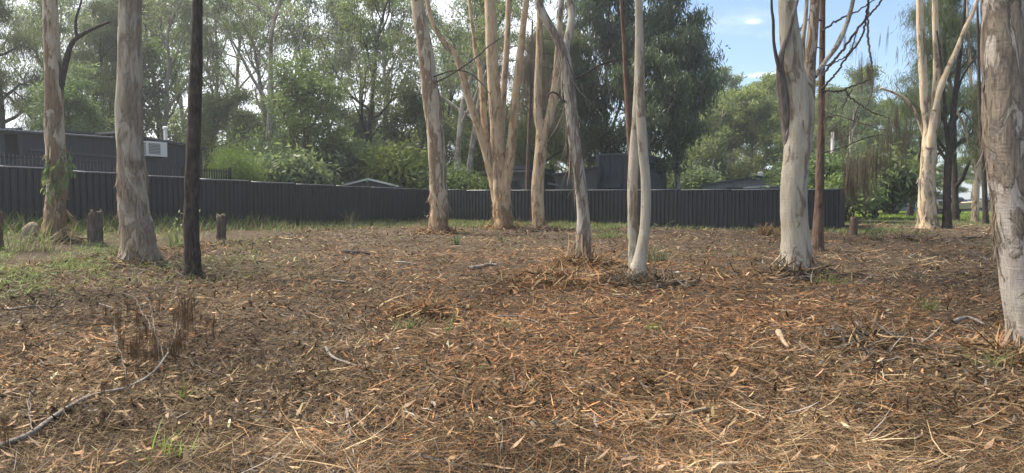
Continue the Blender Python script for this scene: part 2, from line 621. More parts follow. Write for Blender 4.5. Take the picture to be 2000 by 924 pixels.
MAT['leaf_hill'] = leafmat('hill_leaves', (0.094, 0.144, 0.057), (0.254, 0.295, 0.127), .45, .55, .35)
MAT['needle_dead'] = leafmat('dead_needles', (.10, .083, .072), (.22, .185, .16), .15, .8, 2., .1)
MAT['needle_brown'] = leafmat('brown_dead_needles', (.055, .036, .025), (.14, .095, .066), .1, .8, 2., .1)
MAT['litter'] = tintmat('litter_strips', .85, .08, .12)
MAT['leaf_dry'] = leafmat('dry_leaves', (.25, .145, .085), (.50, .36, .24), .15, .7, 6., .2)
MAT['bark_dry'] = leafmat('dry_bark_pieces', (.16, .10, .065), (.38, .275, .185), .0, .85, 6., .1)
MAT['grass'] = tintmat('grass_blades', .6, .35, .3)
MAT['fence'] = paint('fence_paint', (.025, .0255, .0265), .45, .45, 0., .28)
MAT['clad'] = paint('dark_cladding', (.030, .036, .047), .5, .4, 0., .12)
MAT['clad_brown'] = paint('charcoal_cladding', (.062, .062, .064), .5, .4, 0., .15)
MAT['clad_mid'] = paint('mid_grey_cladding', (.19, .192, .195), .5, .4, 0., .12)
MAT['clad_grey'] = paint('grey_cladding', (.11, .115, .12), .6, .3, 0., .1)
MAT['roof_grey'] = paint('roof_metal', (.30, .31, .32), .4, .5, .3, .1)
MAT['trim'] = paint('trim', (.055, .060, .068), .45, .4)
MAT['trim_pale'] = paint('pale_trim', (.55, .55, .54), .5, .4)
MAT['black'] = paint('black_metal', (.014, .014, .016), .4, .5)
MAT['white'] = paint('white_enamel', (.72, .72, .69), .4, .4, 0., .06)
MAT['grille'] = paint('grille', (.20, .20, .20), .6, .3)
MAT['glass'] = glassmat('window_glass')
MAT['cream'] = paint('cream_wall', (.58, .52, .40), .7, .2)
MAT['pole'] = rough_bark('pole_wood', (.25, .24, .22), (.42, .41, .39), (.55, .54, .51), 5)
MAT['stone'] = rough_bark('boulder_stone', (.13, .10, .07), (.25, .20, .145), (.36, .29, .21), 5)
MAT['boat'] = paint('boat_hull', (.62, .52, .34), .4, .4)
MAT['rubber'] = paint('rubber', (.02, .02, .02), .8, .2)
MAT['blue_car'] = paint('car_paint', (.10, .12, .17), .3, .5)

# ------------------------------------------------------------------ ground
for px, py, mh, mr in ((272, 516, .10, .62), (376, 543, .05, .40), (855, 452, .12, .9), (980, 444, .14, 1.0), (1054, 448, .12, .8),
                       (1137, 514, .16, .75), (1243, 552, .10, .55), (1553, 530, .13, .75), (1988, 690, .07, .45),
                       (1075, 545, .09, .8), (820, 610, .07, .5), (640, 500, .08, .7), (1430, 730, .05, .5), (1690, 668, .07, .5), (520, 560, .05, .9)):
    v = ray(px, py); d = EYE / (-(v[2] / v[1]) + .0155)
    MOUNDS.append((v[0] / v[1] * d, d, mh, mr))


def axis(lo, hi, st, far_lo, far_hi, g=1.22):
    a = list(np.arange(lo, hi + 1e-6, st))
    s = st
    while a[-1] < far_hi: s *= g; a.append(a[-1] + s)
    s = st; b = []
    x = a[0]
    while x > far_lo: s *= g; x -= s; b.append(x)
    return np.array(b[::-1] + a)


def ground_material():
    m, N, L, out = newmat('forest_floor')
    tcn = N.new('ShaderNodeTexCoord'); v = tcn.outputs['Object']
    a = noise(N, L, v, 1.1, 8, .62)
    b = noise(N, L, v, 14, 8, .7, .6)
    c = noise(N, L, v, 70, 5, .7)
    mp = N.new('ShaderNodeMapping'); mp.inputs['Scale'].default_value = (20, 90, 40); mp.inputs['Rotation'].default_value = (0, 0, .3)
    L.new(v, mp.inputs['Vector'])
    st = noise(N, L, mp.outputs[0], 1.0, 5, .7, 1.5)
    col = ramp(N, L, b, [(.30, (.026, .020, .015)), (.48, (.078, .060, .042)), (.62, (.155, .118, .082)), (.78, (.25, .195, .135))])
    col = mixcol(N, L, maprange(N, L, a, .42, .62, 0, .6), col, ramp(N, L, c, [(.35, (.035, .023, .016)), (.65, (.13, .075, .043))]))
    col = mixcol(N, L, maprange(N, L, st, .55, .68, 0, .6), col, (.16, .115, .075))
    # grass beyond the lot and up the far slope
    sx = N.new('ShaderNodeSeparateXYZ'); L.new(v, sx.inputs[0])
    gcol = ramp(N, L, b, [(.3, (.035, .042, .018)), (.5, (.065, .075, .032)), (.7, (.12, .115, .06))])
    far = math_(N, L, 'ADD', sx.outputs['Y'], math_(N, L, 'MULTIPLY', a, 12.0))
    col = mixcol(N, L, maprange(N, L, far, 36, 50, 0, 1.0), col, gcol)
    hh = math_(N, L, 'ADD', math_(N, L, 'MULTIPLY', b, 1.0), math_(N, L, 'MULTIPLY', c, .5))
    hh = math_(N, L, 'ADD', hh, math_(N, L, 'MULTIPLY', st, .6))
    principled(N, L, out, col, .95, .1, bump=hh, bstr=.8, bdist=.04)
    return m


xs = axis(-14, 14, .13, -600, 600)
ys = axis(1.5, 26, .13, -120, 1200)
X, Y = np.meshgrid(xs, ys)
Z = hgt(X.ravel(), Y.ravel())
nx, ny = len(xs), len(ys)
i, j = np.meshgrid(np.arange(ny - 1), np.arange(nx - 1), indexing='ij')
q = np.stack([i * nx + j, i * nx + j + 1, (i + 1) * nx + j + 1, (i + 1) * nx + j], -1).reshape(-1, 4)
ground = link('ground', MB().add(np.stack([X.ravel(), Y.ravel(), Z], -1), q).mesh('ground', ground_material()))
tag(ground, 'brown forest floor of dry needles, bark shreds and gum leaves', kind='structure')

# ------------------------------------------------------------------ fences
FC = np.array([-4.6, 38.0]); FA = np.array([-14.8, 20.0]); FR = np.array([14.0, 29.3])
PW = 2.38


def fence_panel_mesh(width, height):
    """ribbed steel infill sheet, origin at its lower left end, running along +x"""
    per, dep = .205, .05
    prof = []
    x = 0.0
    while x < width - per + 1e-6:
        prof += [(x, 0), (x + per * .30, 0), (x + per * .44, -dep), (x + per * .80, -dep), (x + per * .94, 0)]
        x += per
    prof.append((width, 0))
    P = np.array(prof)
    n = len(P)
    v = np.concatenate([np.stack([P[:, 0], P[:, 1], np.zeros(n)], -1), np.stack([P[:, 0], P[:, 1], np.full(n, height)], -1)])
    a = np.arange(n - 1)
    return MB().add(v, np.stack([a, a + 1, a + n + 1, a + n], -1)).mesh('panel', MAT['fence'], smooth=False)


PANEL = fence_panel_mesh(PW - .08, 1.72)
MAT['rail'] = paint('rail_sky_highlight', (.085, .088, .092), .22, .9)  # lighter than the panels: bright sky reflection on the capping put into the colour
RAIL = MB().tube(np.array([[.0375, 0, 0], [PW / 2, 0, 0], [PW - .0375, 0, 0]]), .034, 12).mesh('rail', MAT['rail'], smooth=True)
POST = MB().box((0, 0, .875), (.07, .085, 2.25)).mesh('post', MAT['fence'], smooth=False)


def fence_run(p0, direction, n, label, fx=1.0, first_post=True):
    direction = unit(direction)
    rz = math.atan2(direction[1], direction[0])
    root = empty('boundary_fence', (p0[0], p0[1], h1(*p0)), rz)
    tag(root, label, 'fence')
    zs = []
    for k in range(n):
        m = p0 + direction * PW * fx * (k + .5)
        zs.append(float(hbase(m[0], m[1])) - h1(*p0) + .03)
    for k in range(n):
        o = link('panel', PANEL, root, (k * PW * fx + .04, 0, zs[k] + .02)); o.scale = (fx, 1, 1)
        link('top_rail', RAIL, o, (-.04 + .0, -.015, 1.735))
        link('bottom_rail', RAIL, o, (-.04, -.015, .02))
    for k in range(0 if first_post else 1, n + 1):
        zz = max(zs[max(0, k - 1)], zs[min(n - 1, k)])
        link('post', POST, root, (k * PW * fx, -.012, zz - .2))
    return root


fence_run(FC, FA - FC, 11, 'charcoal ribbed steel boundary fence from the vine-covered trunk back to the corner')
fence_run(FC + unit(FR - FC) * .09, FR - FC, 9, 'charcoal ribbed steel boundary fence across the back, ending beside the brown stump', .952)
fe = FC + unit(FR - FC) * (.09 + 9 * PW * .952 + .09)
fence_run(fe, np.array([.424, .906]), 3, 'short return run of charcoal steel fence behind the end post')


# ------------------------------------------------------------------ generic trees
def wander(r, p0, d, L, n, up=.1, wob=.18):
    P = [np.array(p0, float)]; d = unit(d)
    for k in range(n):
        d = unit(d + np.array([0, 0, up]) + r.normal(0, wob, 3))
        P.append(P[-1] + d * L / n)
    return np.array(P)


def interp(path, t):
    n = len(path) - 1
    k = min(int(t * n), n - 1); f = t * n - k
    return path[k] * (1 - f) + path[k + 1] * f, unit(path[k + 1] - path[k])


def leaves_at(mb, r, centers, n, spread, L, Wd, droop=.7, flat=.6, prof=(.25, 1, .06)):
    C = np.repeat(np.asarray(centers), n, axis=0)
    N = len(C)
    off = r.normal(0, 1, (N, 3)) * np.array([spread, spread, spread * flat])
    C = C + off
    d = unit(r.normal(0, 1, (N, 3)) + np.array([0, 0, -droop * 1.6]))
    side = unit(np.cross(d, r.normal(0, 1, (N, 3))))
    Ls = L * r.uniform(.6, 1.35, N)
    bend = unit(np.cross(d, side)) * r.uniform(-.25, .25, N)[:, None] + np.array([0, 0, -.12 * droop])
    mb.ribbons(C, d, side, Ls, Wd * r.uniform(.7, 1.3, N), prof, bend)


def make_tree(seed, H=22, r0=.28, fb=.45, nl=9, spread=1.0, elev=(35, 60), ll=.22, lw=.055, nleaf=60, clump=.55, droop=.7,
              wmat='gum_far', lmat='leaf_gum', wob=.07, subs=4, twigs=4, limb_up=.10, flat=.6, trunk_frac=.82, lim=(.36, .16), dead=0):
    r = np.random.RandomState(seed)
    wood, leaf = MB(), MB()
    tp = wander(r, (0, 0, -.3), (0, 0, 1), H * trunk_frac, 14, .05, wob)
    tr = r0 * (1 - .72 * np.linspace(0, 1, 15)) + r0 * .35 * np.exp(-np.linspace(0, 14, 15) * 1.4)
    tp2 = spline(np.concatenate([tp, tr[:, None]], 1), 34)
    wood.tube(tp2[:, :3], tp2[:, 3], 9, .10, (3, 3, .8), seed)
    cl = []
    for k in range(nl):
        t = fb + (1 - fb) * (k + r.uniform(-.3, .3)) / max(1, nl - 1)
        t = min(max(t, .1), .995)
        o, td = interp(tp, t)
        az = k * 2.4 + r.uniform(-.5, .5)
        el = math.radians(r.uniform(*elev))
        f = (t - fb) / (1 - fb + 1e-6)
        Lm = H * (lim[0] + (lim[1] - lim[0]) * f) * spread * r.uniform(.75, 1.2)
        d = np.array([math.cos(az) * math.cos(el), math.sin(az) * math.cos(el), math.sin(el)])
        lp = wander(r, o, d, Lm, 7, limb_up, .16)
        rr = np.interp(t, np.linspace(0, 1, 15), tr) * .62
        rl = rr * (1 - .8 * np.linspace(0, 1, 8)) + .012
        wood.tube(lp, rl, 6)
        bare = r.uniform() < dead
        for s_ in range(subs):
            ts = .35 + .65 * (s_ + r.uniform(0, .8)) / subs
            o2, d2 = interp(lp, min(ts, .99))
            sd = unit(d2 * .7 + r.normal(0, .6, 3) + np.array([0, 0, .15]))
            Ls = Lm * r.uniform(.25, .45)
            sp = wander(r, o2, sd, Ls, 4, .06, .2)
            wood.tube(sp, np.interp(ts, np.linspace(0, 1, 8), rl) * .6 * (1 - .75 * np.linspace(0, 1, 5)) + .008, 4, cap=False)
            for w in range(twigs):
                o3, d3 = interp(sp, min(.99, .3 + .7 * (w + r.uniform()) / twigs))
                td3 = unit(d3 * .6 + r.normal(0, .7, 3))
                tpth = wander(r, o3, td3, Ls * r.uniform(.25, .5), 3, -.02, .2)
                wood.tube(tpth, (.020, .017, .014, .010), 3, cap=False)
                if not bare:
                    cl.append(tpth[-1]); cl.append(tpth[-2])
    if cl:
        leaves_at(leaf, r, cl, nleaf, clump, ll, lw, droop, flat)
    return (wood.mesh('trunk', MAT[wmat]), leaf.mesh('crown', MAT[lmat], smooth=False) if cl else None)


def make_bush(seed, R=(1.6, 1.6, 1.4), n=9000, ll=.12, lw=.045, lmat='leaf_bright', lumps=16, stems=8, wmat='brown_bark', base=.25):
    """leafy from the ground up: lumps of foliage on a fan of stems"""
    r = np.random.RandomState(seed)
    wood, leaf = MB(), MB()
    R = np.array(R)
    cs = []
    for k in range(lumps):
        u = unit(r.normal(0, 1, 3)); u[2] = abs(u[2]) * .9 - .1
        c = u * R * r.uniform(.45, .85) + np.array([0, 0, R[2] * .75 + base])
        c[2] = max(c[2], .12)
        cs.append(c)
    for k in range(stems):
        c = cs[k % lumps]
        wood.tube(wanderto(r, (r.normal(0, .08), r.normal(0, .08), -.1), c, 6, .08), np.linspace(.05, .012, 7) * R[2] / 1.5, 5, cap=False)
    leaves_at(leaf, r, cs, n // lumps, float(R.mean()) * .27, ll, lw, .25, .8, (.3, 1, .1))
    return (wood.mesh('stems', MAT[wmat]), leaf.mesh('foliage', MAT[lmat], smooth=False))


def wanderto(r, a, b, n, wob):
    a, b = np.asarray(a, float), np.asarray(b, float)
    t = np.linspace(0, 1, n + 1)[:, None]
    L = np.linalg.norm(b - a)
    o = r.normal(0, wob * L, (n + 1, 3)) * np.sin(t * np.pi)
    return a * (1 - t) + b * t + o


V = {}
V['gumA'] = make_tree(11, 23, .30, .42, 10, 1.0, (38, 62), nleaf=24, ll=.30, lw=.08, clump=.36)
V['gumB'] = make_tree(12, 21, .26, .36, 9, 1.1, (40, 66), nleaf=27, ll=.30, lw=.08, clump=.36, lmat='leaf_grey')
V['gumC'] = make_tree(13, 24, .28, .40, 11, .95, (30, 58), nleaf=24, ll=.30, lw=.08, clump=.36, wob=.10)
V['gumD'] = make_tree(14, 20, .26, .26, 10, 1.0, (28, 55), nleaf=26, ll=.30, lw=.08, clump=.36, wmat='dark_bark')
V['gumE'] = make_tree(15, 19, .22, .30, 10, 1.1, (40, 68), nleaf=24, ll=.30, lw=.08, clump=.36, wob=.12, lmat='leaf_grey', dead=.25)
V['sheA'] = make_tree(21, 15, .20, .15, 16, .8, (20, 50), ll=.42, lw=.026, nleaf=60, clump=.42, droop=1.0, wmat='dark_bark', lmat='needle', subs=4, twigs=3, lim=(.34, .10))
V['sheB'] = make_tree(22, 17, .22, .18, 17, .75, (18, 48), ll=.42, lw=.026, nleaf=60, clump=.45, droop=1.0, wmat='dark_bark', lmat='needle', subs=4, twigs=3, lim=(.30, .10))
V['broad'] = make_tree(31, 9.0, .13, .18, 14, 1.05, (25, 60), ll=.22, lw=.08, nleaf=30, clump=.36, droop=.3, wmat='brown_bark', lmat='leaf_light', subs=4, twigs=4, lim=(.42, .18))
V['broad2'] = make_tree(32, 7.5, .12, .12, 13, 1.1, (20, 60), ll=.22, lw=.08, nleaf=30, clump=.36, droop=.3, wmat='brown_bark', lmat='leaf_gum', subs=4, twigs=4, lim=(.45, .2))
V['umbA'] = make_tree(41, 14, .20, .30, 13, 1.0, (12, 40), ll=.34, lw=.12, nleaf=44, clump=.44, droop=.15, wmat='gum_far', lmat='leaf_hill', subs=4, twigs=3, flat=.38, lim=(.42, .22), limb_up=.02)
V['umbB'] = make_tree(42, 12, .18, .22, 14, 1.1, (15, 42), ll=.34, lw=.12, nleaf=44, clump=.44, droop=.15, wmat='gum_far', lmat='leaf_hill', subs=4, twigs=3, flat=.45, lim=(.42, .24), limb_up=.03)
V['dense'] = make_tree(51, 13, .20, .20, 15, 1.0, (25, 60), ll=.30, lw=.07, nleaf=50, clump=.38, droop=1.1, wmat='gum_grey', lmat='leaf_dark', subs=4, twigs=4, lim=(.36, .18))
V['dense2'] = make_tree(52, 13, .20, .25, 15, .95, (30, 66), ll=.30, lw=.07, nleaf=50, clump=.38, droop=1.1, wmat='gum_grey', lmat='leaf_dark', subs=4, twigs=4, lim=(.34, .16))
V['bushA'] = make_bush(61, (1.7, 1.7, 1.3), 5200, .24, .10, 'leaf_bright')
V['bushB'] = make_bush(62, (1.5, 1.5, 1.6), 5200, .24, .10, 'leaf_light')
V['bushL'] = make_bush(63, (1.5, 1.5, 1.5), 14000, .14, .025, 'leaf_lime', 26)
V['bushD'] = make_bush(64, (1.8, 1.8, 1.5), 5200, .26, .11, 'leaf_gum')
V['canopy'] = make_tree(71, 10, .16, .05, 11, 1.0, (20, 60), ll=.20, lw=.05, nleaf=24, clump=.55, droop=.8, wmat='gum', lmat='leaf_gum', lim=(.50, .22))


def place(var, px, d, sc=1.0, rz=0.0, label='', group=None, cat='tree', name='gum_tree', zs=1.0, sink=0.0, parts=('trunk', 'crown')):
    x = (px - 1000) / F * d
    root = empty(name, (x, d, h1(x, d) - sink), rz, (sc, sc, sc * zs))
    tag(root, label, cat, group)
    w, l = V[var]
    link(parts[0], w, root)
    if l: link(parts[1], l, root)
    return root


GB = 'gums growing behind the boundary fence'
B = [
    # px, depth, variant, scale, rot, zscale, name, label
    (20, 40, 'sheA', 1.05, .3, 1.0, 'sheoak_tree', 'dark she-oak at the picture edge behind the low dark house'),
    (75, 52, 'gumD', .95, 1.2, 1.0, 'gum_tree', 'dark-barked gum behind the carport end of the low house'),
    (-70, 46, 'gumB', .9, 4.0, 1.0, 'gum_tree', 'gum whose crown hangs in at the left picture edge'),
    (165, 44, 'sheB', .95, 2.2, 1.0, 'sheoak_tree', 'she-oak behind the dark house roof, beside the vine-covered trunk'),
    (165, 36.5, 'broad', .75, .6, 1.0, 'leafy_tree', 'bright leafy tree just over the dark house roof'),
    (210, 60, 'gumC', 1.0, .2, 1.0, 'gum_tree', 'tall gum behind the leafy tree over the house roof'),
    (300, 48, 'gumE', 1.0, 3.9, 1.0, 'gum_tree', 'thin-stemmed open gum above the air conditioner'),
    (328, 56, 'gumD', .92, 5.0, 1.05, 'gum_tree', 'slim dark gum above the white flue pipe'),
    (350, 75, 'umbB', .85, .4, 1.0, 'gum_tree', 'low spreading tree far behind the flue pipe'),
    (418, 58, 'gumB', .9, 1.0, 1.0, 'gum_tree', 'pale gum above the end of the black picket railing'),
    (452, 66, 'gumA', .95, 2.6, 1.0, 'gum_tree', 'pale straight gum behind the round lime bush'),
    (508, 52, 'gumC', 1.0, 4.4, 1.0, 'gum_tree', 'warm-barked tall gum beside the big light green tree'),
    (535, 62, 'gumA', .9, .7, 1.0, 'gum_tree', 'pale gum partly hidden by the big light green tree'),
    (600, 46, 'broad', 1.12, 1.7, 1.0, 'leafy_tree', 'big light green leafy tree behind the fence'),
    (650, 66, 'gumB', 1.0, 3.2, 1.0, 'gum_tree', 'leaning grey gum behind the light green tree'),
    (712, 50, 'gumD', .98, 2.0, 1.0, 'gum_tree', 'dark forked gum above the grey-roofed shed'),
    (735, 62, 'gumE', 1.05, .4, 1.0, 'gum_tree', 'pale many-branched gum above the ridge of the grey-roofed shed'),
    (560, 80, 'umbA', .85, 1.3, 1.0, 'gum_tree', 'low distant tree behind the light green tree'),
    (690, 84, 'umbB', .9, 2.7, 1.0, 'gum_tree', 'low distant tree behind the dark forked gum'),
    (440, 90, 'umbA', .9, 5.7, 1.0, 'gum_tree', 'distant spreading tree above the lime bush'),
    (840, 78, 'umbA', 1.0, 4.1, 1.0, 'gum_tree', 'distant spreading tree seen beside the thick cream trunk'),
    (885, 46, 'gumC', .85, 5.9, 1.0, 'gum_tree', 'slender pale gum behind the fence corner'),
    (915, 49, 'gumA', .88, 3.4, 1.0, 'gum_tree', 'pale gum standing just behind the many-stemmed tree'),
    (940, 60, 'sheA', 1.25, 4.2, 1.0, 'sheoak_tree', 'wispy she-oak filling the gap behind the many-stemmed tree'),
    (860, 64, 'gumD', .95, .9, 1.0, 'gum_tree', 'shaded gum behind the slender pale gum at the fence corner'),
    (1020, 66, 'gumE', .95, 2.1, 1.0, 'gum_tree', 'bare-limbed gum behind the small dark cabin'),
    (1085, 58, 'gumD', .85, 4.9, 1.0, 'gum_tree', 'brown-trunked gum above the skillion shed'),
    (1000, 76, 'umbB', 1.05, .1, 1.0, 'gum_tree', 'distant spreading tree behind the small dark cabin'),
    (1110, 80, 'umbA', 1.0, 3.6, 1.0, 'gum_tree', 'distant spreading tree above the skillion shed'),
    (1160, 92, 'umbA', .8, 2.0, 1.0, 'gum_tree', 'far tree seen through the gap beside the dense dark gum'),
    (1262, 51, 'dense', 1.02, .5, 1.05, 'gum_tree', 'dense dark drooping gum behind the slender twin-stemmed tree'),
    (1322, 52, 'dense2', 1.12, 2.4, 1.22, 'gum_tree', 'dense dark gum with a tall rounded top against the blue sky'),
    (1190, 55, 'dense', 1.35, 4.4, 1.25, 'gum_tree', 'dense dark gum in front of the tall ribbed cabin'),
]
B += [
    (-20, 58, 'gumC', 1.0, 2.9, 1.0, 'gum_tree', 'gum behind the dark she-oak at the picture edge'),
    (120, 64, 'gumA', .95, 5.1, 1.0, 'gum_tree', 'tall gum seen behind the upper vine-covered trunk'),
    (250, 50, 'broad', 1.25, 2.5, 1.1, 'leafy_tree', 'leafy tree half hidden behind the thick brown-grey gum'),
    (385, 70, 'gumC', 1.05, 1.8, 1.0, 'gum_tree', 'tall gum right behind the black trunk'),
    (395, 54, 'broad2', 1.15, 4.8, 1.0, 'leafy_tree', 'green understorey tree beside the black trunk'),
    (620, 58, 'gumE', 1.1, 5.5, 1.05, 'gum_tree', 'open many-limbed gum over the light green tree'),
    (765, 56, 'gumB', 1.0, 4.0, 1.05, 'gum_tree', 'gum beside the dark forked gum, over the shed eave'),
    (820, 56, 'broad2', 1.35, 3.0, 1.0, 'leafy_tree', 'dark leafy understorey tree beside the thick leaning trunk'),
    (500, 60, 'broad2', 1.1, .5, 1.0, 'leafy_tree', 'leafy understorey tree behind the warm-barked gum'),
    (740, 62, 'broad2', 1.3, 1.5, 1.0, 'leafy_tree', 'dark leafy understorey tree over the grey-roofed shed'),
    (1040, 50, 'sheB', 1.0, 2.0, 1.0, 'sheoak_tree', 'dark she-oak behind the slim forked gum'),
    (1120, 54, 'sheA', 1.05, 1.0, 1.0, 'sheoak_tree', 'dark she-oak behind the bark-ribbon gum'),
    (900, 74, 'gumB', 1.1, 1.4, 1.0, 'gum_tree', 'tall far gum behind the pale gums at the fence corner'),
    (980, 54, 'broad2', 1.2, 2.0, 1.0, 'leafy_tree', 'leafy tree behind the foot of the many-stemmed gum'),
]
for px, d, var, sc, rz, zs, nm, lab in B:
    place(var, px, d, sc, rz, lab, GB, 'tree', nm, zs)

HG = 'trees on the far slope'
hill = [
    (1330, 84, 'umbA', .95, .3, 'rounded tree at the foot of the slope beside the dense dark gum'),
    (1390, 78, 'umbB', .95, 1.6, 'spreading green tree right above the long ribbed shed roof'),
    (1455, 82, 'umbA', .9, 2.9, 'spreading tree above the roof vent of the ribbed shed'),
    (1520, 80, 'umbB', .95, 4.2, 'tree on the slope half hidden by the thick white trunk'),
    (1355, 104, 'umbB', .9, 5.1, 'higher tree on the slope beside the dense dark gum'),
    (1420, 100, 'umbA', 1.0, .9, 'flat-topped tree halfway up the slope above the ribbed shed'),
    (1480, 104, 'umbB', .95, 2.2, 'flat-topped tree halfway up the slope by the white trunk'),
    (1540, 102, 'umbA', .95, 3.5, 'tree halfway up the slope behind the white trunk'),
    (1600, 98, 'umbB', .95, .5, 'tree on the slope behind the thin brown trunk'),
    (1385, 128, 'umbA', .95, 1.1, 'crest tree beside the dense dark gum, against blue sky'),
    (1432, 132, 'umbB', 1.0, 2.5, 'crest tree in the middle of the open blue sky'),
    (1490, 130, 'umbA', .95, 4.9, 'crest tree just beside the thick white trunk'),
    (1560, 126, 'umbB', .95, 5.8, 'crest tree behind the fork of the white trunk'),
    (1625, 122, 'umbA', .9, .1, 'crest tree behind the dead hanging needles'),
    (1655, 86, 'umbA', .95, 1.9, 'tree above the fence end behind the utility pole'),
    (1690, 78, 'umbB', .9, 3.0, 'tree above the brown stump, behind the hanging needles'),
    (1725, 96, 'umbA', .8, 4.0, 'tree at the end of the slope near the open blue gap'),
]
for px, d, var, sc, rz, lab in hill:
    place(var, px, d, sc * 1.08, rz, lab, HG, zs=1.2)
R_ = 'trees around the open lawn'
for px, d, var, sc, rz, nm, lab in [
    (1665, 62, 'gumB', .66, 2.7, 'gum_tree', 'grey-green gum behind the fence end, its top against blue sky'),
    (1745, 60, 'broad2', .85, .8, 'leafy_tree', 'green leafy tree beside the bright lawn'),
    (1690, 54, 'broad2', .70, 2.8, 'leafy_tree', 'green leafy tree behind the brown stump'),
    (1780, 82, 'umbA', .62, 3.3, 'gum_tree', 'small umbrella tree behind the white van'),
    (1866, 42, 'sheA', 1.12, 5.2, 'sheoak_tree', 'she-oak with feathery top behind the cream forked tree'),
    (1775, 50, 'sheB', 1.0, 1.0, 'sheoak_tree', 'feathery she-oak standing beside the cream forked tree'),
    (1838, 95, 'umbB', .55, .7, 'gum_tree', 'small far tree behind the boat'),
    (1895, 105, 'umbA', .62, 2.0, 'gum_tree', 'small far tree beside the cream house'),
    (1945, 58, 'gumE', .62, 4.6, 'gum_tree', 'small gum between the cream house and the nearest trunk'),
]:
    place(var, px, d, sc * (.85 if var == 'sheA' else 1), rz, lab, R_, 'tree', nm, zs=1.3 if var == 'sheA' else 1.0)

SB = 'shrubs behind the boundary fence'
for px, d, var, sc, rz, lab in [
    (458, 36, 'bushL', .88, 0., 'round lime green bush beyond the end of the picket railing'),
    (560, 40, 'bushD', .9, 1., 'dull green shrub at the foot of the light green tree'),
    (530, 43, 'bushB', .9, 4., 'shrub beside the warm-barked tall gum, over the fence'),
    (690, 48, 'bushB', 1.25, 2., 'light green shrub behind the grey-roofed shed'),
    (740, 49, 'bushA', 1.2, 3., 'yellow-green shrub behind the ridge of the grey-roofed shed'),
    (800, 46, 'bushA', 1.3, 4., 'yellow-green shrub beside the thick brown-cream trunk'),
    (640, 47, 'bushD', 1.2, 5., 'dark green shrub under the light green tree'),
    (880, 44, 'bushB', .8, 1.5, 'shrub in the fence corner by the slender pale gum'),
    (935, 43, 'bushA', .7, 2.5, 'small bright shrub over the fence behind the many-stemmed tree'),
    (1310, 40, 'bushA', .75, 3.5, 'bright shrub over the fence beside the twin-stemmed tree'),
    (1345, 43, 'bushB', .62, 4.5, 'shrub over the fence near the ribbed shed eave'),
    (1392, 39, 'bushA', .36, .5, 'small bright shrub against the ribbed shed wall'),
    (1428, 40, 'bushA', .36, 5.5, 'smallest bright shrub against the ribbed shed wall'),
    (1580, 46, 'bushB', 1.2, 2.2, 'leafy shrub seen between the white and the thin brown trunk'),
    (1660, 40, 'bushB', .8, 1.2, 'shrub at the fence end behind the brown stump'),
    (1700, 46, 'bushD', 1.3, .2, 'wide green shrub at the edge of the bright lawn'),
    (1738, 58, 'bushD', 1.1, 3.2, 'dark shrub beside the white van'),
    (1338, 60, 'bushD', 1.9, 2.2, 'dull green shrub under the dense dark gum beside the tall cabin'),
    (1730, 62, 'bushB', 1.2, 4.2, 'shrub behind the bright lawn'),
]:
    place(var, px, d, sc * (1.45 if px < 1000 and d > 38 else 1.0 if px < 1000 else .82 if px < 1480 else 1.28), rz, lab, SB, 'shrub', 'shrub', zs=1.45 if var == 'bushL' else 1.0, parts=('stems', 'foliage'))


# ------------------------------------------------------------------ foreground trees
def fpath(pts, d, top=None, n=None, d_top=None):
    """pixel centreline (x, y, width) at depth d -> world path with radii; runs on upward to height top"""
    P = []
    m = len(pts)
    for k, (x, y, w) in enumerate(pts):
        dd = d if d_top is None else d + (d_top - d) * k / (m - 1)
        p = at(x, y, dd)
        P.append([*p, w / 2 / F * dd])
    P = np.array(P)
    if top:
        dr = P[-1, :3] - P[-2, :3]; dr = dr / abs(dr[2])
        z = P[-1, 2]; r = P[-1, 3]
        steps = max(2, int((top - z) / 2.0))
        for k in range(1, steps + 1):
            zz = z + (top - z) * k / steps
            P = np.concatenate([P, [[*(P[-1, :3] + dr * (top - z) / steps), r * (1 - .6 * k / steps)]]])
            dr = dr * np.array([.8, .8, 1])
    L = np.linalg.norm(np.diff(P[:, :3], axis=0), axis=1).sum()
    return spline(P, n or int(max(10, min(110, L / .11))))


def flakes(path, n, seed, z0, z1, Lr=(.1, .35), Wr=(.015, .05), lift=.35, mat='peel', down=True, az=(0, 6.283)):
    """strips of loose bark standing off a trunk between two heights"""
    r = np.random.RandomState(seed)
    mb = MB()
    zz = r.uniform(z0, z1, n)
    k = np.array([np.argmin(abs(path[:, 2] - z)) for z in zz])
    az = r.uniform(az[0], az[1], n)
    rad = np.stack([np.cos(az), np.sin(az), np.zeros(n)], -1)
    tang = np.stack([-np.sin(az), np.cos(az), np.zeros(n)], -1)
    c = path[k, :3] + rad * (path[k, 3] * 1.01)[:, None]
    c[:, 2] = zz
    d = unit(np.array([0, 0, -1. if down else 1.]) + rad * r.uniform(.0, lift, n)[:, None] + tang * r.normal(0, .15, n)[:, None])
    side = unit(tang + r.normal(0, .3, (n, 3)))
    mb.ribbons(c, d, side, r.uniform(*Lr, n), r.uniform(*Wr, n), (.7, 1, .8, .25), rad * r.uniform(-.15, .35, n)[:, None] + tang * r.normal(0, .2, n)[:, None])
    return mb


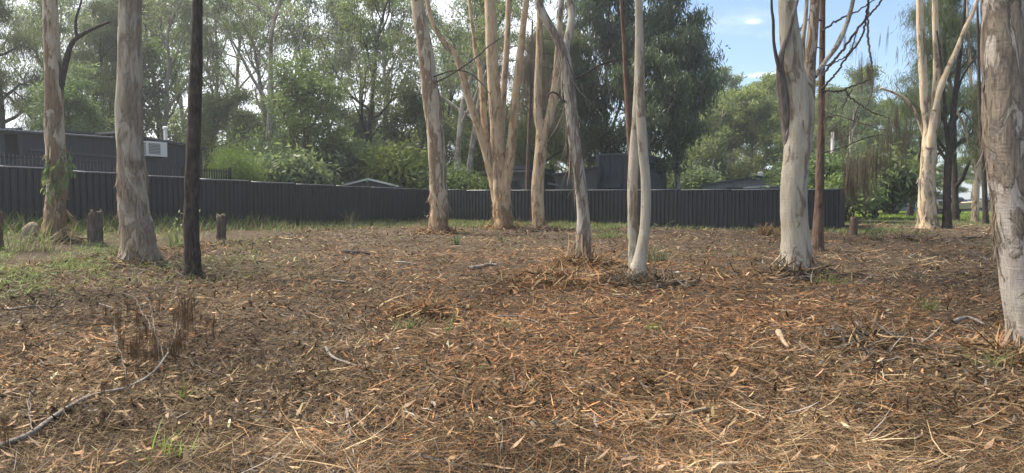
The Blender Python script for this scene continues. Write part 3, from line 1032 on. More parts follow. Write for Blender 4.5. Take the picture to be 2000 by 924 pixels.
def fg_tree(name, label, stems, mat, group='gum trunks in the cleared lot', top=15, canopy=1.0, flare=.35, base_px=None, sides=26, flute=.03, amp=.05, can=True):
    """stems: list of (pixel points, optional dict) - the first is the trunk"""
    first = stems[0][0]
    bx, by = base_px or first[0][:2]
    g = gp(bx, by)
    d = g[1]
    root = empty(name, g)
    tag(root, label, 'tree', group)
    out = []
    for k, (pts, o) in enumerate(stems):
        dd = d + o.get('dd', 0)
        P = fpath(pts, dd, o.get('top', top if not o.get('stop') else None), d_top=dd + o.get('lean', 0) if o.get('lean') else None)
        if k == 0:
            hh = P[:, 2] - g[2]
            P[:, 3] *= 1 + flare * np.exp(-np.clip(hh, 0, None) / .16)
            ext = P[0].copy(); ext[2] -= .25; ext[3] *= 1.12
            P = np.concatenate([[ext], P])
        m_ = len(P)
        kk = np.linspace(0, m_ * .11, m_)
        jit = np.stack([noise3(np.stack([kk * 1.1, kk * 0, kk * 0 + q_], -1), int(bx)) for q_ in (0, 9.3)], -1)
        P[:, :2] += jit * P[:, 3:4] * .06 * np.clip(kk, 0, 1)[:, None]
        P[:, 3] *= 1 + .05 * noise3(np.stack([kk * 2.3, kk * 0, kk * 0 + 4.1], -1), int(bx))
        L = P.copy(); L[:, :3] -= g
        mb = MB().tube(L[:, :3], L[:, 3], o.get('sides', sides if k == 0 else 18), o.get('amp', amp), (9, 9, 2.2), k + int(bx), flute=flute if k == 0 else .02)
        link('trunk' if k == 0 else 'limb', mb.mesh('trunk' if k == 0 else 'limb', MAT[o.get('mat', mat)]), root)
        out.append(L)
        if can and not o.get('stop'):
            w, l = V['canopy']
            c = link('limb', w, root, L[-1, :3] - np.array([0, 0, .3]))
            s_ = canopy * o.get('cs', 1.0)
            c.scale = (s_, s_, s_); c.rotation_euler = (0, 0, (bx * .37 + k * 2.1) % 6.28)
            c2 = link('crown', l, root, L[-1, :3] - np.array([0, 0, .3]))
            c2.scale = c.scale; c2.rotation_euler = c.rotation_euler
    return root, g, out


def add_flakes(root, path, *a, **k):
    mat = k.get('mat', 'peel')
    o = link('peeling_bark', flakes(path, *a, **k).mesh('peeling_bark', MAT[mat], smooth=True), root)
    tag(o, kind='stuff')
    return o


# trunk with the vine by the left fence
vt, vg, vp = fg_tree('gum_tree', 'cream gum trunk with a climbing vine beside the left fence', [
    ([(106, 464, 42), (107, 440, 38), (109, 400, 36), (112, 360, 35), (110, 300, 34), (107, 240, 33), (106, 170, 31), (102, 90, 29), (97, 0, 24), (94, -60, 22)], {}),
    ([(108, 215, 14), (118, 165, 14), (130, 115, 12), (142, 82, 9), (165, 65, 7), (190, 52, 6), (215, 42, 4)], dict(stop=True, mat='dead_dark', sides=9)),
    ([(150, 78, 6), (148, 40, 5), (158, 5, 4), (165, -40, 3)], dict(stop=True, mat='dead_dark', sides=7)),
], 'gum', flare=.05)
add_flakes(vt, vp[0], 46, 3, .05, .75, (.15, .5), (.03, .09), .7)
add_flakes(vt, vp[0], 40, 4, .8, 2.4, (.1, .4), (.02, .05), .6)
bt, bgp, bp = fg_tree('gum_tree', 'thick brown-grey gum with peeling bark beside the black trunk', [
    ([(275, 513, 74), (271, 490, 66), (267, 450, 59), (262, 410, 56), (257, 360, 52), (252, 290, 47), (251, 210, 45), (252, 110, 42), (254, 0, 40), (256, -60, 38)], {}),
], 'gum_brown', flare=.14)
add_flakes(bt, bp[0], 70, 5, .02, .28, (.12, .4), (.03, .10), 1.2, mat='peel_grey')
add_flakes(bt, bp[0], 120, 6, .3, 2.2, (.08, .3), (.015, .05), .15)
kt, kg, kp = fg_tree('sheoak_tree', 'straight black furrowed trunk in front of the left fence', [
    ([(376, 542, 38), (376, 520, 33), (375, 480, 30), (374, 420, 28), (376, 340, 27), (379, 250, 26), (382, 150, 23), (385, 50, 20), (387, -30, 18)], {}),
], 'dark_bark', flare=.05, amp=.09)
dt, dg, dp = fg_tree('gum_tree', 'thick leaning cream and brown gum in front of the fence corner', [
    ([(856, 452, 42), (857, 435, 38), (858, 400, 35), (854, 340, 33), (849, 260, 33), (840, 180, 34), (830, 100, 30), (818, 20, 25), (811, -40, 23)], {}),
], 'gum', flare=.14, top=20, canopy=1.2)
add_flakes(dt, dp[0], 130, 8, .05, 1.9, (.15, .5), (.03, .08), .25)
et, eg, ep = fg_tree('gum_tree', 'many-stemmed orange and cream gum in front of the back fence', [
    ([(981, 443, 40), (981, 420, 35), (980, 380, 35), (977, 330, 32), (971, 260, 27), (965, 180, 25), (961, 90, 23), (956, 0, 20), (953, -50, 18)], {}),
    ([(972, 395, 22), (963, 345, 21), (950, 300, 18), (935, 250, 16), (918, 200, 15), (903, 145, 14), (888, 105, 12), (866, 80, 10), (850, 55, 9), (838, 20, 8), (830, -30, 7)], dict(dd=.15, lean=-.6, cs=.7, top=17)),
    ([(986, 385, 20), (992, 330, 20), (1000, 270, 17), (1006, 200, 16), (1013, 130, 15), (1021, 60, 13), (1028, 0, 11), (1031, -40, 10)], dict(dd=-.15, lean=-.5, cs=.7, top=18)),
    ([(974, 300, 14), (979, 250, 14), (984, 180, 13), (990, 90, 12), (994, 0, 11), (996, -40, 10)], dict(dd=.3, lean=1.2, cs=.7, top=18)),
    ([(956, 320, 13), (947, 255, 13), (943, 200, 12), (938, 140, 10), (930, 110, 8), (925, 70, 7)], dict(dd=.6, lean=.8, cs=.5, top=16)),
], 'gum_orange', flare=.14, top=20, canopy=1.1)
add_flakes(et, ep[0], 110, 9, .05, 1.8, (.15, .5), (.03, .07), .2)
ft, fg_, fp = fg_tree('gum_tree', 'slim orange-cream forked gum in front of the back fence', [
    ([(1053, 446, 27), (1052, 425, 25), (1050, 390, 25), (1052, 340, 24), (1056, 285, 23), (1057, 255, 20), (1051, 225, 17), (1051, 170, 15), (1053, 90, 13), (1054, 0, 11), (1055, -40, 10)], {}),
    ([(1054, 300, 16), (1062, 262, 18), (1074, 225, 17), (1083, 180, 17), (1088, 140, 15), (1091, 90, 13), (1094, 40, 11), (1097, -30, 10)], dict(dd=-.1, lean=.4, cs=.7)),
], 'gum_orange', flare=.14, top=18)
gt, gg, gpth = fg_tree('gum_tree', 'grey gum with hanging bark ribbons and a crooked fork', [
    ([(1137, 512, 32), (1138, 490, 29), (1140, 455, 28), (1139, 410, 25), (1133, 350, 24), (1124, 290, 23), (1116, 220, 23), (1109, 150, 22), (1101, 105, 20), (1088, 75, 17), (1070, 45, 16), (1056, 18, 16), (1049, -20, 15), (1048, -60, 14)], {}),
    ([(1103, 125, 14), (1107, 88, 14), (1114, 55, 16), (1117, 25, 15), (1110, -25, 14)], dict(dd=.1, lean=.3, cs=.8)),
    ([(1092, 88, 8), (1090, 60, 9), (1093, 25, 8), (1098, -25, 8)], dict(dd=.2, lean=.5, cs=.5)),
    ([(1124, 155, 5), (1150, 140, 5), (1175, 125, 4), (1205, 118, 3), (1215, 112, 2)], dict(stop=True, mat='dead_dark', sides=6)),
    ([(1104, 200, 5), (1090, 185, 5), (1078, 180, 4), (1068, 190, 2)], dict(stop=True, mat='dead_dark', sides=6, dd=-.1)),
], 'gum_grey', flare=.05, top=12, canopy=.9)
add_flakes(gt, gpth[0], 130, 10, 1.9, 5.2, (.3, 1.0), (.012, .035), .10, mat='peel_grey')
add_flakes(gt, gpth[0], 60, 11, .15, .72, (.2, .5), (.02, .05), .35, mat='peel')
ht, hg, hp = fg_tree('gum_tree', 'slender pale twin-stemmed gum standing in the middle of the litter', [
    ([(1244, 549, 42), (1246, 530, 36), (1251, 500, 25), (1258, 460, 21), (1262, 410, 20), (1261, 350, 19), (1256, 290, 19), (1252, 220, 18), (1250, 130, 17), (1248, 40, 15), (1246, -40, 14)], {}),
    ([(1238, 538, 20), (1238, 505, 22), (1236, 470, 20), (1235, 420, 20), (1236, 350, 20), (1239, 290, 19), (1242, 230, 14), (1244, 170, 11), (1245, 90, 9), (1244, -30, 7)], dict(dd=.05, lean=.5, cs=.5, sides=20)),
], 'gum_pale', flare=.05, top=11, canopy=.8)
add_flakes(ht, hp[0], 40, 12, .02, .30, (.08, .25), (.015, .04), .4)
st, sg, sp_ = fg_tree('sheoak_tree', 'thin dark trunk behind the slender pale twin stems', [
    ([(1246, 497, 11), (1243, 450, 11), (1240, 400, 12), (1236, 330, 13), (1230, 260, 13), (1226, 190, 12), (1221, 110, 9), (1214, 0, 7), (1211, -40, 6)], {}),
], 'brown_bark', flare=.05, top=12, canopy=.6)
it, ig, ip = fg_tree('gum_tree', 'thick white gum with a dark dead limb at its fork', [
    ([(1554, 528, 66), (1553, 505, 57), (1553, 470, 52), (1552, 420, 49), (1553, 370, 49), (1556, 320, 50), (1560, 275, 50), (1560, 230, 46), (1555, 180, 43), (1548, 120, 40), (1541, 50, 35), (1537, 0, 31), (1534, -50, 29)], {}),
    ([(1572, 300, 22), (1577, 250, 22), (1579, 200, 24), (1581, 150, 22), (1585, 90, 21), (1590, 30, 19), (1594, -30, 18)], dict(mat='gum', dd=.12, lean=.3, cs=.8)),
    ([(1549, 345, 14), (1543, 295, 22), (1536, 240, 23), (1529, 190, 20), (1524, 150, 17), (1524, 118, 13), (1531, 90, 9), (1541, 65, 8), (1548, 35, 6), (1558, 0, 5), (1562, -40, 4)], dict(stop=True, mat='limb_grey', dd=.14, lean=-.55, sides=14)),
    ([(1524, 140, 8), (1517, 115, 8), (1511, 80, 6), (1510, 40, 6), (1507, 15, 5), (1507, -40, 3)], dict(stop=True, mat='dead_dark', dd=-.25, sides=8)),
    ([(1577, 190, 10), (1571, 130, 8), (1568, 80, 9), (1573, 40, 8), (1577, -20, 7)], dict(mat='gum_grey', dd=.35, lean=.5, stop=True, sides=9)),
    ([(1592, 150, 9), (1612, 120, 9), (1635, 88, 10), (1652, 50, 9), (1664, 10, 8), (1672, -40, 7)], dict(mat='gum_grey', dd=.5, lean=1.0, stop=True, sides=9)),
], 'gum_pale', flare=.14, top=11, canopy=.9)
add_flakes(it, ip[0], 50, 13, .02, .35, (.12, .35), (.02, .06), .8, mat='peel_grey')
add_flakes(it, ip[0], 40, 14, 2.2, 3.6, (.08, .3), (.01, .03), .2, mat='peel_grey')
jt, jg, jp = fg_tree('sheoak_tree', 'thin brown trunk in front of the fence end, with dead hanging needles', [
    ([(1598, 490, 25), (1598, 470, 22), (1599, 430, 20), (1601, 380, 17), (1603, 310, 15), (1605, 220, 13), (1606, 120, 11), (1607, 20, 10), (1607, -40, 9)], {}),
], 'brown_bark', flare=.14, top=13, canopy=.7)
lt, lg, lp = fg_tree('gum_tree', 'nearest shaggy-barked grey gum at the right picture edge', [
    ([(2017, 690, 90), (2014, 660, 84), (2008, 600, 81), (1997, 520, 80), (1985, 440, 81), (1975, 360, 82), (1968, 280, 80), (1965, 190, 78), (1962, 90, 75), (1960, 0, 72), (1959, -60, 70)], {}),
], 'gum_shaggy', flare=.05, top=10, canopy=.8, sides=56, amp=.05)
add_flakes(lt, lp[0], 60, 15, 1.2, 4.4, (.06, .25), (.006, .016), .02, mat='peel_old', az=(2.2, 3.5))
add_flakes(lt, lp[0], 40, 16, 1.0, 4.4, (.05, .18), (.010, .03), .06, mat='peel_grey', az=(2.1, 3.2))
add_flakes(lt, lp[0], 60, 17, .02, .25, (.1, .35), (.02, .05), .8)
mt, mg, mp_ = fg_tree('gum_tree', 'cream forked gum on the edge of the far lawn', [
    ([(1812, 445, 40), (1812, 425, 34), (1811, 390, 30), (1812, 340, 27), (1814, 290, 26), (1813, 250, 18), (1806, 200, 16), (1803, 140, 15), (1799, 80, 14), (1796, 0, 12), (1794, -40, 11)], {}),
    ([(1816, 290, 18), (1824, 235, 20), (1829, 190, 17), (1830, 140, 13), (1828, 80, 11), (1826, 0, 10), (1826, -40, 9)], dict(dd=-.2, lean=.3, cs=.7)),
    ([(1826, 215, 10), (1838, 170, 12), (1852, 135, 11), (1868, 100, 10), (1884, 60, 9), (1900, 25, 8), (1915, -15, 7)], dict(dd=-.3, lean=-.6, cs=.7, top=17)),
    ([(1806, 270, 7), (1790, 225, 6), (1770, 195, 6), (1748, 182, 5), (1720, 172, 4)], dict(stop=True, dd=.3, sides=8)),
], 'gum_cream', flare=.14, top=19, canopy=1.1)
add_flakes(mt, mp_[0], 120, 18, .1, 3.4, (.2, .6), (.03, .09), .15, mat='peel_grey')
nt, ng, np_ = fg_tree('sheoak_tree', 'straight dark trunk right beside the cream forked gum', [
    ([(1850, 446, 18), (1850, 425, 15), (1850, 380, 14), (1852, 320, 13), (1857, 265, 12), (1863, 210, 10), (1870, 150, 9), (1877, 90, 7), (1884, 20, 5), (1888, -40, 4)], {}),
    ([(1853, 300, 6), (1847, 240, 6), (1844, 180, 5), (1838, 120, 4), (1830, 60, 3)], dict(stop=True, sides=7)),
    ([(1866, 190, 5), (1880, 150, 4), (1895, 125, 4), (1910, 110, 3)], dict(stop=True, sides=7)),
], 'dark_bark', flare=.14, top=16, canopy=.7)
ot, og, op = fg_tree('gum_tree', 'slim cream forked gum in front of the cream house', [
    ([(1904, 432, 15), (1905, 410, 12), (1906, 370, 12), (1910, 320, 11), (1908, 270, 9), (1902, 215, 7), (1896, 160, 6), (1893, 90, 5)], dict(top=15)),
    ([(1907, 345, 7), (1900, 310, 7), (1890, 270, 6), (1878, 235, 5), (1862, 205, 4)], dict(stop=True, sides=8)),
    ([(1838, 400, 6), (1836, 350, 6), (1830, 300, 6)], dict(stop=True, sides=8)),
][:2], 'gum_cream', flare=.14, top=15, canopy=.7)
pt, pg, pp = fg_tree('sheoak_tree', 'dark trunk half hidden behind the nearest right-hand trunk', [
    ([(1925, 437, 11), (1924, 400, 10), (1921, 330, 9), (1916, 250, 8), (1912, 160, 6), (1910, 60, 5)], dict(top=15)),
], 'dark_bark', flare=.14, top=15, canopy=.6)


# ------------------------------------------------------------------ buildings
def rib_wall(a, b, zb, ztop, period=.2, depth=.03, mat='clad', name='wall'):
    """ribbed metal wall from plan point a to b, its top given by ztop(t), t along the wall"""
    a, b = np.asarray(a, float), np.asarray(b, float)
    L = np.linalg.norm(b - a); u = (b - a) / L; nrm = np.array([u[1], -u[0]])
    n = max(2, int(L / period))
    S_, O = [], []
    for k in range(n):
        for f, o in ((0, 0), (.62, 0), (.72, 1), (.9, 1)):
            S_.append((k + f) / n); O.append(o * depth)
    S_.append(1.0); O.append(0)
    S_, O = np.array(S_), np.array(O)
    xy = a + u * (S_ * L)[:, None] + nrm * O[:, None]
    zt = np.array([ztop(t) for t in S_])
    m = len(S_)
    v = np.concatenate([np.column_stack([xy, np.full(m, zb)]), np.column_stack([xy, zt])])
    k = np.arange(m - 1)
    return MB().add(v, np.stack([k, k + 1, k + m + 1, k + m], -1)).mesh(name, MAT[mat], smooth=False)


def slab(p, th):
    """roof sheet: 4 corners, thickness downwards"""
    p = np.asarray(p, float)
    lo = p.copy(); lo[:, 2] -= th
    return MB().hexa(lo, p)


def line_at(p0, u, px):
    """distance along plan line p0 + u t where it crosses picture column px"""
    k = (px - 1000) / F
    return (k * p0[1] - p0[0]) / (u[0] - k * u[1])


# low dark house beyond the left fence
hu = np.array([.493, .870]); hn = np.array([.870, -.493])
hp0 = np.array([-19.8, 28.0])


def hpt(px, py=None, off=0.0):
    t = line_at(hp0 + hn * off, hu, px)
    p = hp0 + hn * off + hu * t
    if py is None: return p
    return np.array([p[0], p[1], at(px, py, p[1])[2]])


house = empty('house', (-19.8, 28, 1.2))
tag(house, 'low dark charcoal house with flue and air conditioner behind the left fence', 'house')


def hadd(name, mb, mat, parent=None):
    me = mb.mesh(name, MAT[mat], smooth=False) if isinstance(mb, MB) else mb
    o = link(name, me, parent or house)
    if parent is None:
        o.location = Vector((19.8, -28, -1.2))
    return o


back = -hn * 9.0
pA, pB, pC = hpt(-120, 246), hpt(232, 271), hpt(396, 291)
p1 = hpt(45, 250)
hadd('wall', rib_wall(p1[:2], pB[:2], .9, lambda t: p1[2] + (pB[2] - p1[2]) * t - .06, .45, .012, 'clad'), 'clad')
# carport bay at the near end: posts, lintel and a recessed grey wall
q0, q1 = hpt(-120, 246), hpt(140, 256)
mbw = MB().hexa(np.array([[*(q0[:2] + back * .12), .9], [*(q1[:2] + back * .12), .9], [*(q1[:2] + back * .14), .9], [*(q0[:2] + back * .14), .9]]),
                np.array([[*(q0[:2] + back * .12), q0[2] - .1], [*(q1[:2] + back * .12), q1[2] - .1], [*(q1[:2] + back * .14), q1[2] - .1], [*(q0[:2] + back * .14), q0[2] - .1]]))
hadd('wall', mbw, 'clad_grey')
hadd('wall', rib_wall(hpt(-260) + back * .5, hpt(230) + back * .5, .9, lambda t: q0[2] + .1, .45, .012, 'clad'), 'clad')
for px in (-60, 8, 44):
    e = hpt(px, 250)
    hadd('post', MB().box((e[0], e[1], e[2] / 2 + .5), (.14, .14, e[2] - 1.0), math.atan2(hu[1], hu[0])), 'trim')
hadd('lintel', MB().beam((*q0[:2], q0[2] - .16), (*p1[:2], p1[2] - .12), .10, .22), 'trim')
rA0, rA1 = hpt(-120, 244, .35), hpt(234, 269, .35)
hadd('roof', slab([rA0, rA1, rA1 + np.array([*back, .25]), rA0 + np.array([*back, .25])], .05), 'trim')
mbc = MB()
Ls = np.linalg.norm(rA1 - rA0)
for k in range(int(Ls / .16)):
    p = rA0 + (rA1 - rA0) * (k + .5) * .16 / Ls
    mbc.beam(p + np.array([*(hn * .02), .02]), p + np.array([*(-hn * .6), .036]), .07, .035)
hadd('roof_ribs', mbc, 'roof_grey')
hadd('gutter', MB().beam(hpt(60, 292, .06), hpt(232, 306, .06), .06, .10), 'trim')
# taller end with the flue: wall top follows the low gable
ap = hpt(222, 258)
wb0 = hpt(222); wb1 = hpt(396)
tz0, tz1 = ap[2], pC[2]
hadd('wall', rib_wall(wb0 + hn * .05, wb1 + hn * .05, .9, lambda t: tz0 + (tz1 - tz0) * t - .05, .45, .012, 'clad'), 'clad')
endw = rib_wall(wb1 + hn * .05, wb1 + hn * .05 + back * .6, .9, lambda t: tz1 - .1, .45, .012, 'clad')
hadd('wall', endw, 'clad')
g0, g1 = np.array([*(wb0 + hn * .3), tz0 + .04]), np.array([*(wb1 + hn * .3 + hu * .2), tz1 + .04])
hadd('roof', slab([g0, g1, g1 + np.array([*(back * .7), 0]), g0 + np.array([*(back * .7), .0])], .10), 'trim')
l0 = hpt(150, 262)
gl = np.array([*(l0[:2] + hn * .3), l0[2] + .3])
hadd('roof', slab([g0 + np.array([*(-hn * 1.6), 0]), g0 + np.array([*(back * .7), .0]), np.array([*(gl[:2] + back * .7), gl[2]]), np.array([*(gl[:2] - hn * 1.6), gl[2]])], .08), 'trim')
dp_ = hpt(391, 300, .1)
hadd('downpipe', MB().tube(np.array([dp_ + [0, 0, .05], dp_ - [0, 0, .4], dp_ - [0, 0, 3.0]]), .05, 8), 'trim')
fl = hpt(327, 284, -.6)
flt = hpt(327, 247, -.6)
flo = hadd('flue_pipe', MB().tube(np.array([fl - [0, 0, .5], fl, flt - [0, 0, .12]]), .085, 14), 'white')
hadd('flue_cap', MB().tube(np.array([flt - [0, 0, .13], flt - [0, 0, .04], flt]), (.13, .13, .06), 14), 'white')
# air conditioner: a separate unit hung on the wall
ac0, ac1 = hpt(281, 304, .08), hpt(322, 308, .08)
ac = empty('air_conditioner', hpt(300, 306, .08)); tag(ac, 'white outdoor air conditioner unit hung on the dark house wall', 'air conditioner')
arz = math.atan2(hu[1], hu[0])
aw = np.linalg.norm((ac1 - ac0)[:2]) * .98
ah = at(300, 277, ac0[1])[2] - at(300, 306, ac0[1])[2]
acm = MB().box((0, -.21, ah / 2), (aw, .36, ah))
bo = link('casing', acm.mesh('casing', MAT['white'], smooth=False), ac); ac.rotation_euler = (0, 0, arz)
link('fan_grille', MB().box((-aw * .12, -.395, ah * .5), (aw * .56, .012, ah * .72)).mesh('fan_grille', MAT['grille'], smooth=False), ac)
for k in range(7):
    link('slat', MB().box((-aw * .12, -.405, ah * (.2 + .1 * k)), (aw * .56, .012, .012)).mesh('slat', MAT['white'], smooth=False), ac)
for a_ in range(3):
    for b_ in range(5):
        link('vent', MB().box((-aw / 2 - .004, -.30 + .09 * a_, ah * (.17 + .16 * b_)), (.010, .065, ah * .11)).mesh('vent', MAT['grille'], smooth=False), ac)
for s_ in (-1, 1):
    link('bracket', MB().beam((s_ * aw * .35, .05, -.04), (s_ * aw * .35, -.38, -.02), .05, .04).mesh('bracket', MAT['trim'], smooth=False), ac)

# black picket railing between house and fence
rp0 = np.array([-16.5, 21.0])
t0, t1 = line_at(rp0, hu, -60), line_at(rp0, hu, 451)
rail = empty('picket_railing', (*(rp0 + hu * t0), 2.0)); tag(rail, 'black metal picket railing in front of the low dark house', 'railing')
rl0 = rp0 + hu * t0
Lr = t1 - t0
ztop = lambda s_: 3.22 - .15 * s_ / Lr - 2.0
PK = MB().box((0, 0, .58), (.045, .022, 1.22), math.atan2(hu[1], hu[0])).mesh('picket', MAT['black'], smooth=False)
PT = MB().box((0, 0, 0), (.075, .075, 2.5), math.atan2(hu[1], hu[0])).mesh('post', MAT['black'], smooth=False)
k = 0
while k * .115 < Lr:
    s_ = k * .115
    link('picket', PK, rail, (*(hu * s_), ztop(s_) - 1.18))
    if k % 21 == 20: link('post', PT, rail, (*(hu * (s_ + .057)), ztop(s_) - 1.2))
    k += 1
for dz in (-.10, -1.0):
    link('rail', MB().beam((0, 0, ztop(0) + dz), (*(hu * Lr), ztop(Lr) + dz), .035, .045).mesh('rail', MAT['black'], smooth=False), rail)
ep_ = hu * Lr
link('post', MB().box((ep_[0], ep_[1], ztop(Lr) - 1.0), (.08, .08, 2.2), math.atan2(hu[1], hu[0])).mesh('post', MAT['black'], smooth=False), rail)


def building(name, label, cat='building'):
    r = empty(name, (0, 0, 0))
    tag(r, label, cat)
    return r


def bp_(root, name, mb, mat, parent=None):
    me = mb.mesh(name, MAT[mat], smooth=False) if isinstance(mb, MB) else mb
    return link(name, me, parent or root)


def wall_poly(a, b, c, d, th=.1):
    """upright slab through four points a,b (bottom) c,d (top, b-side then a-side)"""
    a, b, c, d = [np.asarray(x, float) for x in (a, b, c, d)]
    u = unit((b - a)[:2]); n = np.array([-u[1], u[0], 0]) * th
    return MB().hexa([a, b, b + n, a + n], [d, c, c + n, d + n])


# gabled shed
sh = building('gabled_shed', 'small dark gabled shed with a pale roof edge behind the left fence', 'shed')
a, ap_, b = at(672, 363, 44), at(722, 350, 43.6), at(778, 364, 43.2)
bk = np.array([2.2, 6.5, 0])
bp_(sh, 'wall', rib_wall(a[:2], b[:2], .5, lambda t: (a[2] + (ap_[2] - a[2]) * t / .47 if t < .47 else ap_[2] + (b[2] - ap_[2]) * (t - .47) / .53) - .03, .17, .02, 'clad_brown'), 'clad_brown')
bp_(sh, 'wall', rib_wall(b[:2], b[:2] + bk[:2], .5, lambda t: b[2] - .05, .17, .02, 'clad_brown'), 'clad_brown')
ou = unit(a - b) * .12; fr = np.array([-.05, -.15, 0])
bp_(sh, 'roof', slab([a + fr + ou, ap_ + fr, ap_ + bk, a + bk + ou], .05), 'roof_grey')
bp_(sh, 'roof', slab([ap_ + fr, b + fr - ou, b + bk - ou, ap_ + bk], .05), 'roof_grey')
bp_(sh, 'barge_board', MB().beam(a + fr * 1.3 + ou, ap_ + fr * 1.3, .04, .11), 'trim_pale')
m0, m1 = at(752, 356, 46), at(838, 367, 45)
bp_(sh, 'awning', slab([m0, m1, m1 + [.4, 4, .0], m0 + [.4, 4, .25]], .06), 'roof_grey')
bp_(sh, 'barge_board', MB().beam(ap_ + fr * 1.3, b + fr * 1.3 - ou, .04, .11), 'trim_pale')

# flat-roofed cabin behind the back fence
cb = building('flat_roofed_cabin', 'dark flat-roofed cabin with a small window behind the many-stemmed gum', 'cabin')
c0, c1, c2 = at(950, 345, 45)[:2], at(1028, 345, 43.4)[:2], at(1080, 345, 48.5)[:2]
ct = at(1028, 337, 43.4)[2]
bp_(cb, 'wall', wall_poly([*c0, .5], [*c1, .5], [*c1, ct], [*c0, ct]), 'clad_brown')
bp_(cb, 'wall', rib_wall(c1, c2, .5, lambda t: ct, .25, .02, 'clad'), 'clad')
e0, e1, e2 = unit(np.append(c0 - c1, 0)), unit(np.append(c2 - c1, 0)), np.zeros(3)
rz_ = ct + .16
o_ = np.array([*c1, rz_]) - e0 * .4 - e1 * .4
rf = bp_(cb, 'roof', slab([o_, o_ + e1 * 6.5, o_ + e1 * 6.5 + e0 * 3.6, o_ + e0 * 3.6], .16), 'trim')
bp_(cb, 'roof_rim', slab([o_ + e0 * .3 + e1 * .3 + [0, 0, .26], o_ + e1 * 6 + e0 * .3 + [0, 0, .26], o_ + e1 * 6 + e0 * 3.2 + [0, 0, .26], o_ + e0 * 3.2 + e1 * .3 + [0, 0, .26]], .2), 'clad', rf)
wx0, wx1 = at(997, 350, 43.95), at(1012, 350, 43.65)
wz0, wz1 = at(1003, 367, 43.8)[2], at(1003, 352, 43.8)[2]
wi = bp_(cb, 'window', MB().beam([*(wx0[:2] - [0, .03]), (wz0 + wz1) / 2], [*(wx1[:2] - [0, .03]), (wz0 + wz1) / 2], .05, wz1 - wz0), 'glass')
for zz in (wz0, wz1): bp_(cb, 'frame', MB().beam([*(wx0[:2] - [0, .06]), zz], [*(wx1[:2] - [0, .06]), zz], .06, .05), 'trim', wi)
for f in (0, .5, 1):
    m_ = wx0 + (wx1 - wx0) * f
    bp_(cb, 'frame', MB().beam([m_[0], m_[1] - .065, wz0], [m_[0], m_[1] - .065, wz1], .045), 'trim', wi)
for px in (945, 957):
    m_ = at(px, 340, 44.6)
    bp_(cb, 'post', MB().box((m_[0], m_[1], 1.8), (.16, .16, 2.9)), 'trim')

# skillion shed and tall ribbed cabin
sk = building('skillion_shed', 'low dark skillion shed with sheeted front beside the tall ribbed cabin', 'shed')
s0, s1 = at(1084, 341, 45), at(1166, 325, 44.6)
bp_(sk, 'wall', wall_poly([*s0[:2], .5], [*s1[:2], .5], s1 - [0, 0, .06], s0 - [0, 0, .06]), 'clad_brown')
bp_(sk, 'roof', slab([s0 + [-.15, -.3, .03], s1 + [.1, -.3, .03], s1 + [.1, 4, .03], s0 + [-.15, 4, .03]], .07), 'trim')
for px in (1094, 1148):
    m_ = at(px, 350, 44.7)
    bp_(sk, 'batten', MB().box((m_[0], m_[1] - .08, 1.7), (.05, .05, 2.4)), 'clad_grey')
m0, m1 = at(1070, 358, 43), at(1092, 362, 43)
bp_(sk, 'beam', MB().beam(m0, m1, .1, .12), 'clad_grey')
tl = building('tall_cabin', 'tall dark vertically ribbed cabin behind the twin-stemmed gum', 'cabin')
k0, k1, k2 = at(1168, 303, 46), at(1256, 303, 45.4), at(1302, 318, 52)
kz = k0[2]
bp_(tl, 'wall', rib_wall(k0[:2], k1[:2], .5, lambda t: kz, .38, .07, 'clad'), 'clad')
bp_(tl, 'wall', wall_poly([*k1[:2], .5], [*k2[:2], .5], [*k2[:2], kz - .05], [*k1[:2], kz - .05]), 'clad')
bp_(tl, 'roof', slab([[*k0[:2] + [-.1, -.1], kz + .08], [*k1[:2] + [.1, -.1], kz + .08], [*k2[:2] + [.1, .1], kz + .08], [*(k0[:2] + [-.1, 6]), kz + .08]], .1), 'trim')
bp_(tl, 'corner_post', MB().box((k0[0] - .02, k0[1] - .06, kz / 2 + .3), (.2, .12, kz)), 'trim')
for f0, f1 in ((.12, .45), (.58, .92)):
    a2, b2 = k1[:2] + (k2[:2] - k1[:2]) * f0, k1[:2] + (k2[:2] - k1[:2]) * f1
    of = unit(np.array([(k2 - k1)[1], -(k2 - k1)[0]])) * .05
    zc = kz - .75
    wi = bp_(tl, 'window', MB().beam([*(a2 + of), zc], [*(b2 + of), zc], .03, .7), 'glass')
    for zz in (zc - .36, zc + .36): bp_(tl, 'frame', MB().beam([*(a2 + of * 1.6), zz], [*(b2 + of * 1.6), zz], .05, .07), 'trim', wi)
    for xx in (a2, b2): bp_(tl, 'frame', MB().beam([*(xx + of * 1.7), zc - .38], [*(xx + of * 1.7), zc + .38], .06), 'trim', wi)
m0, m1 = at(1175, 362, 45.4), at(1210, 362, 45.2)
bp_(tl, 'box', MB().beam(m0, m1, .4, .34), 'clad')

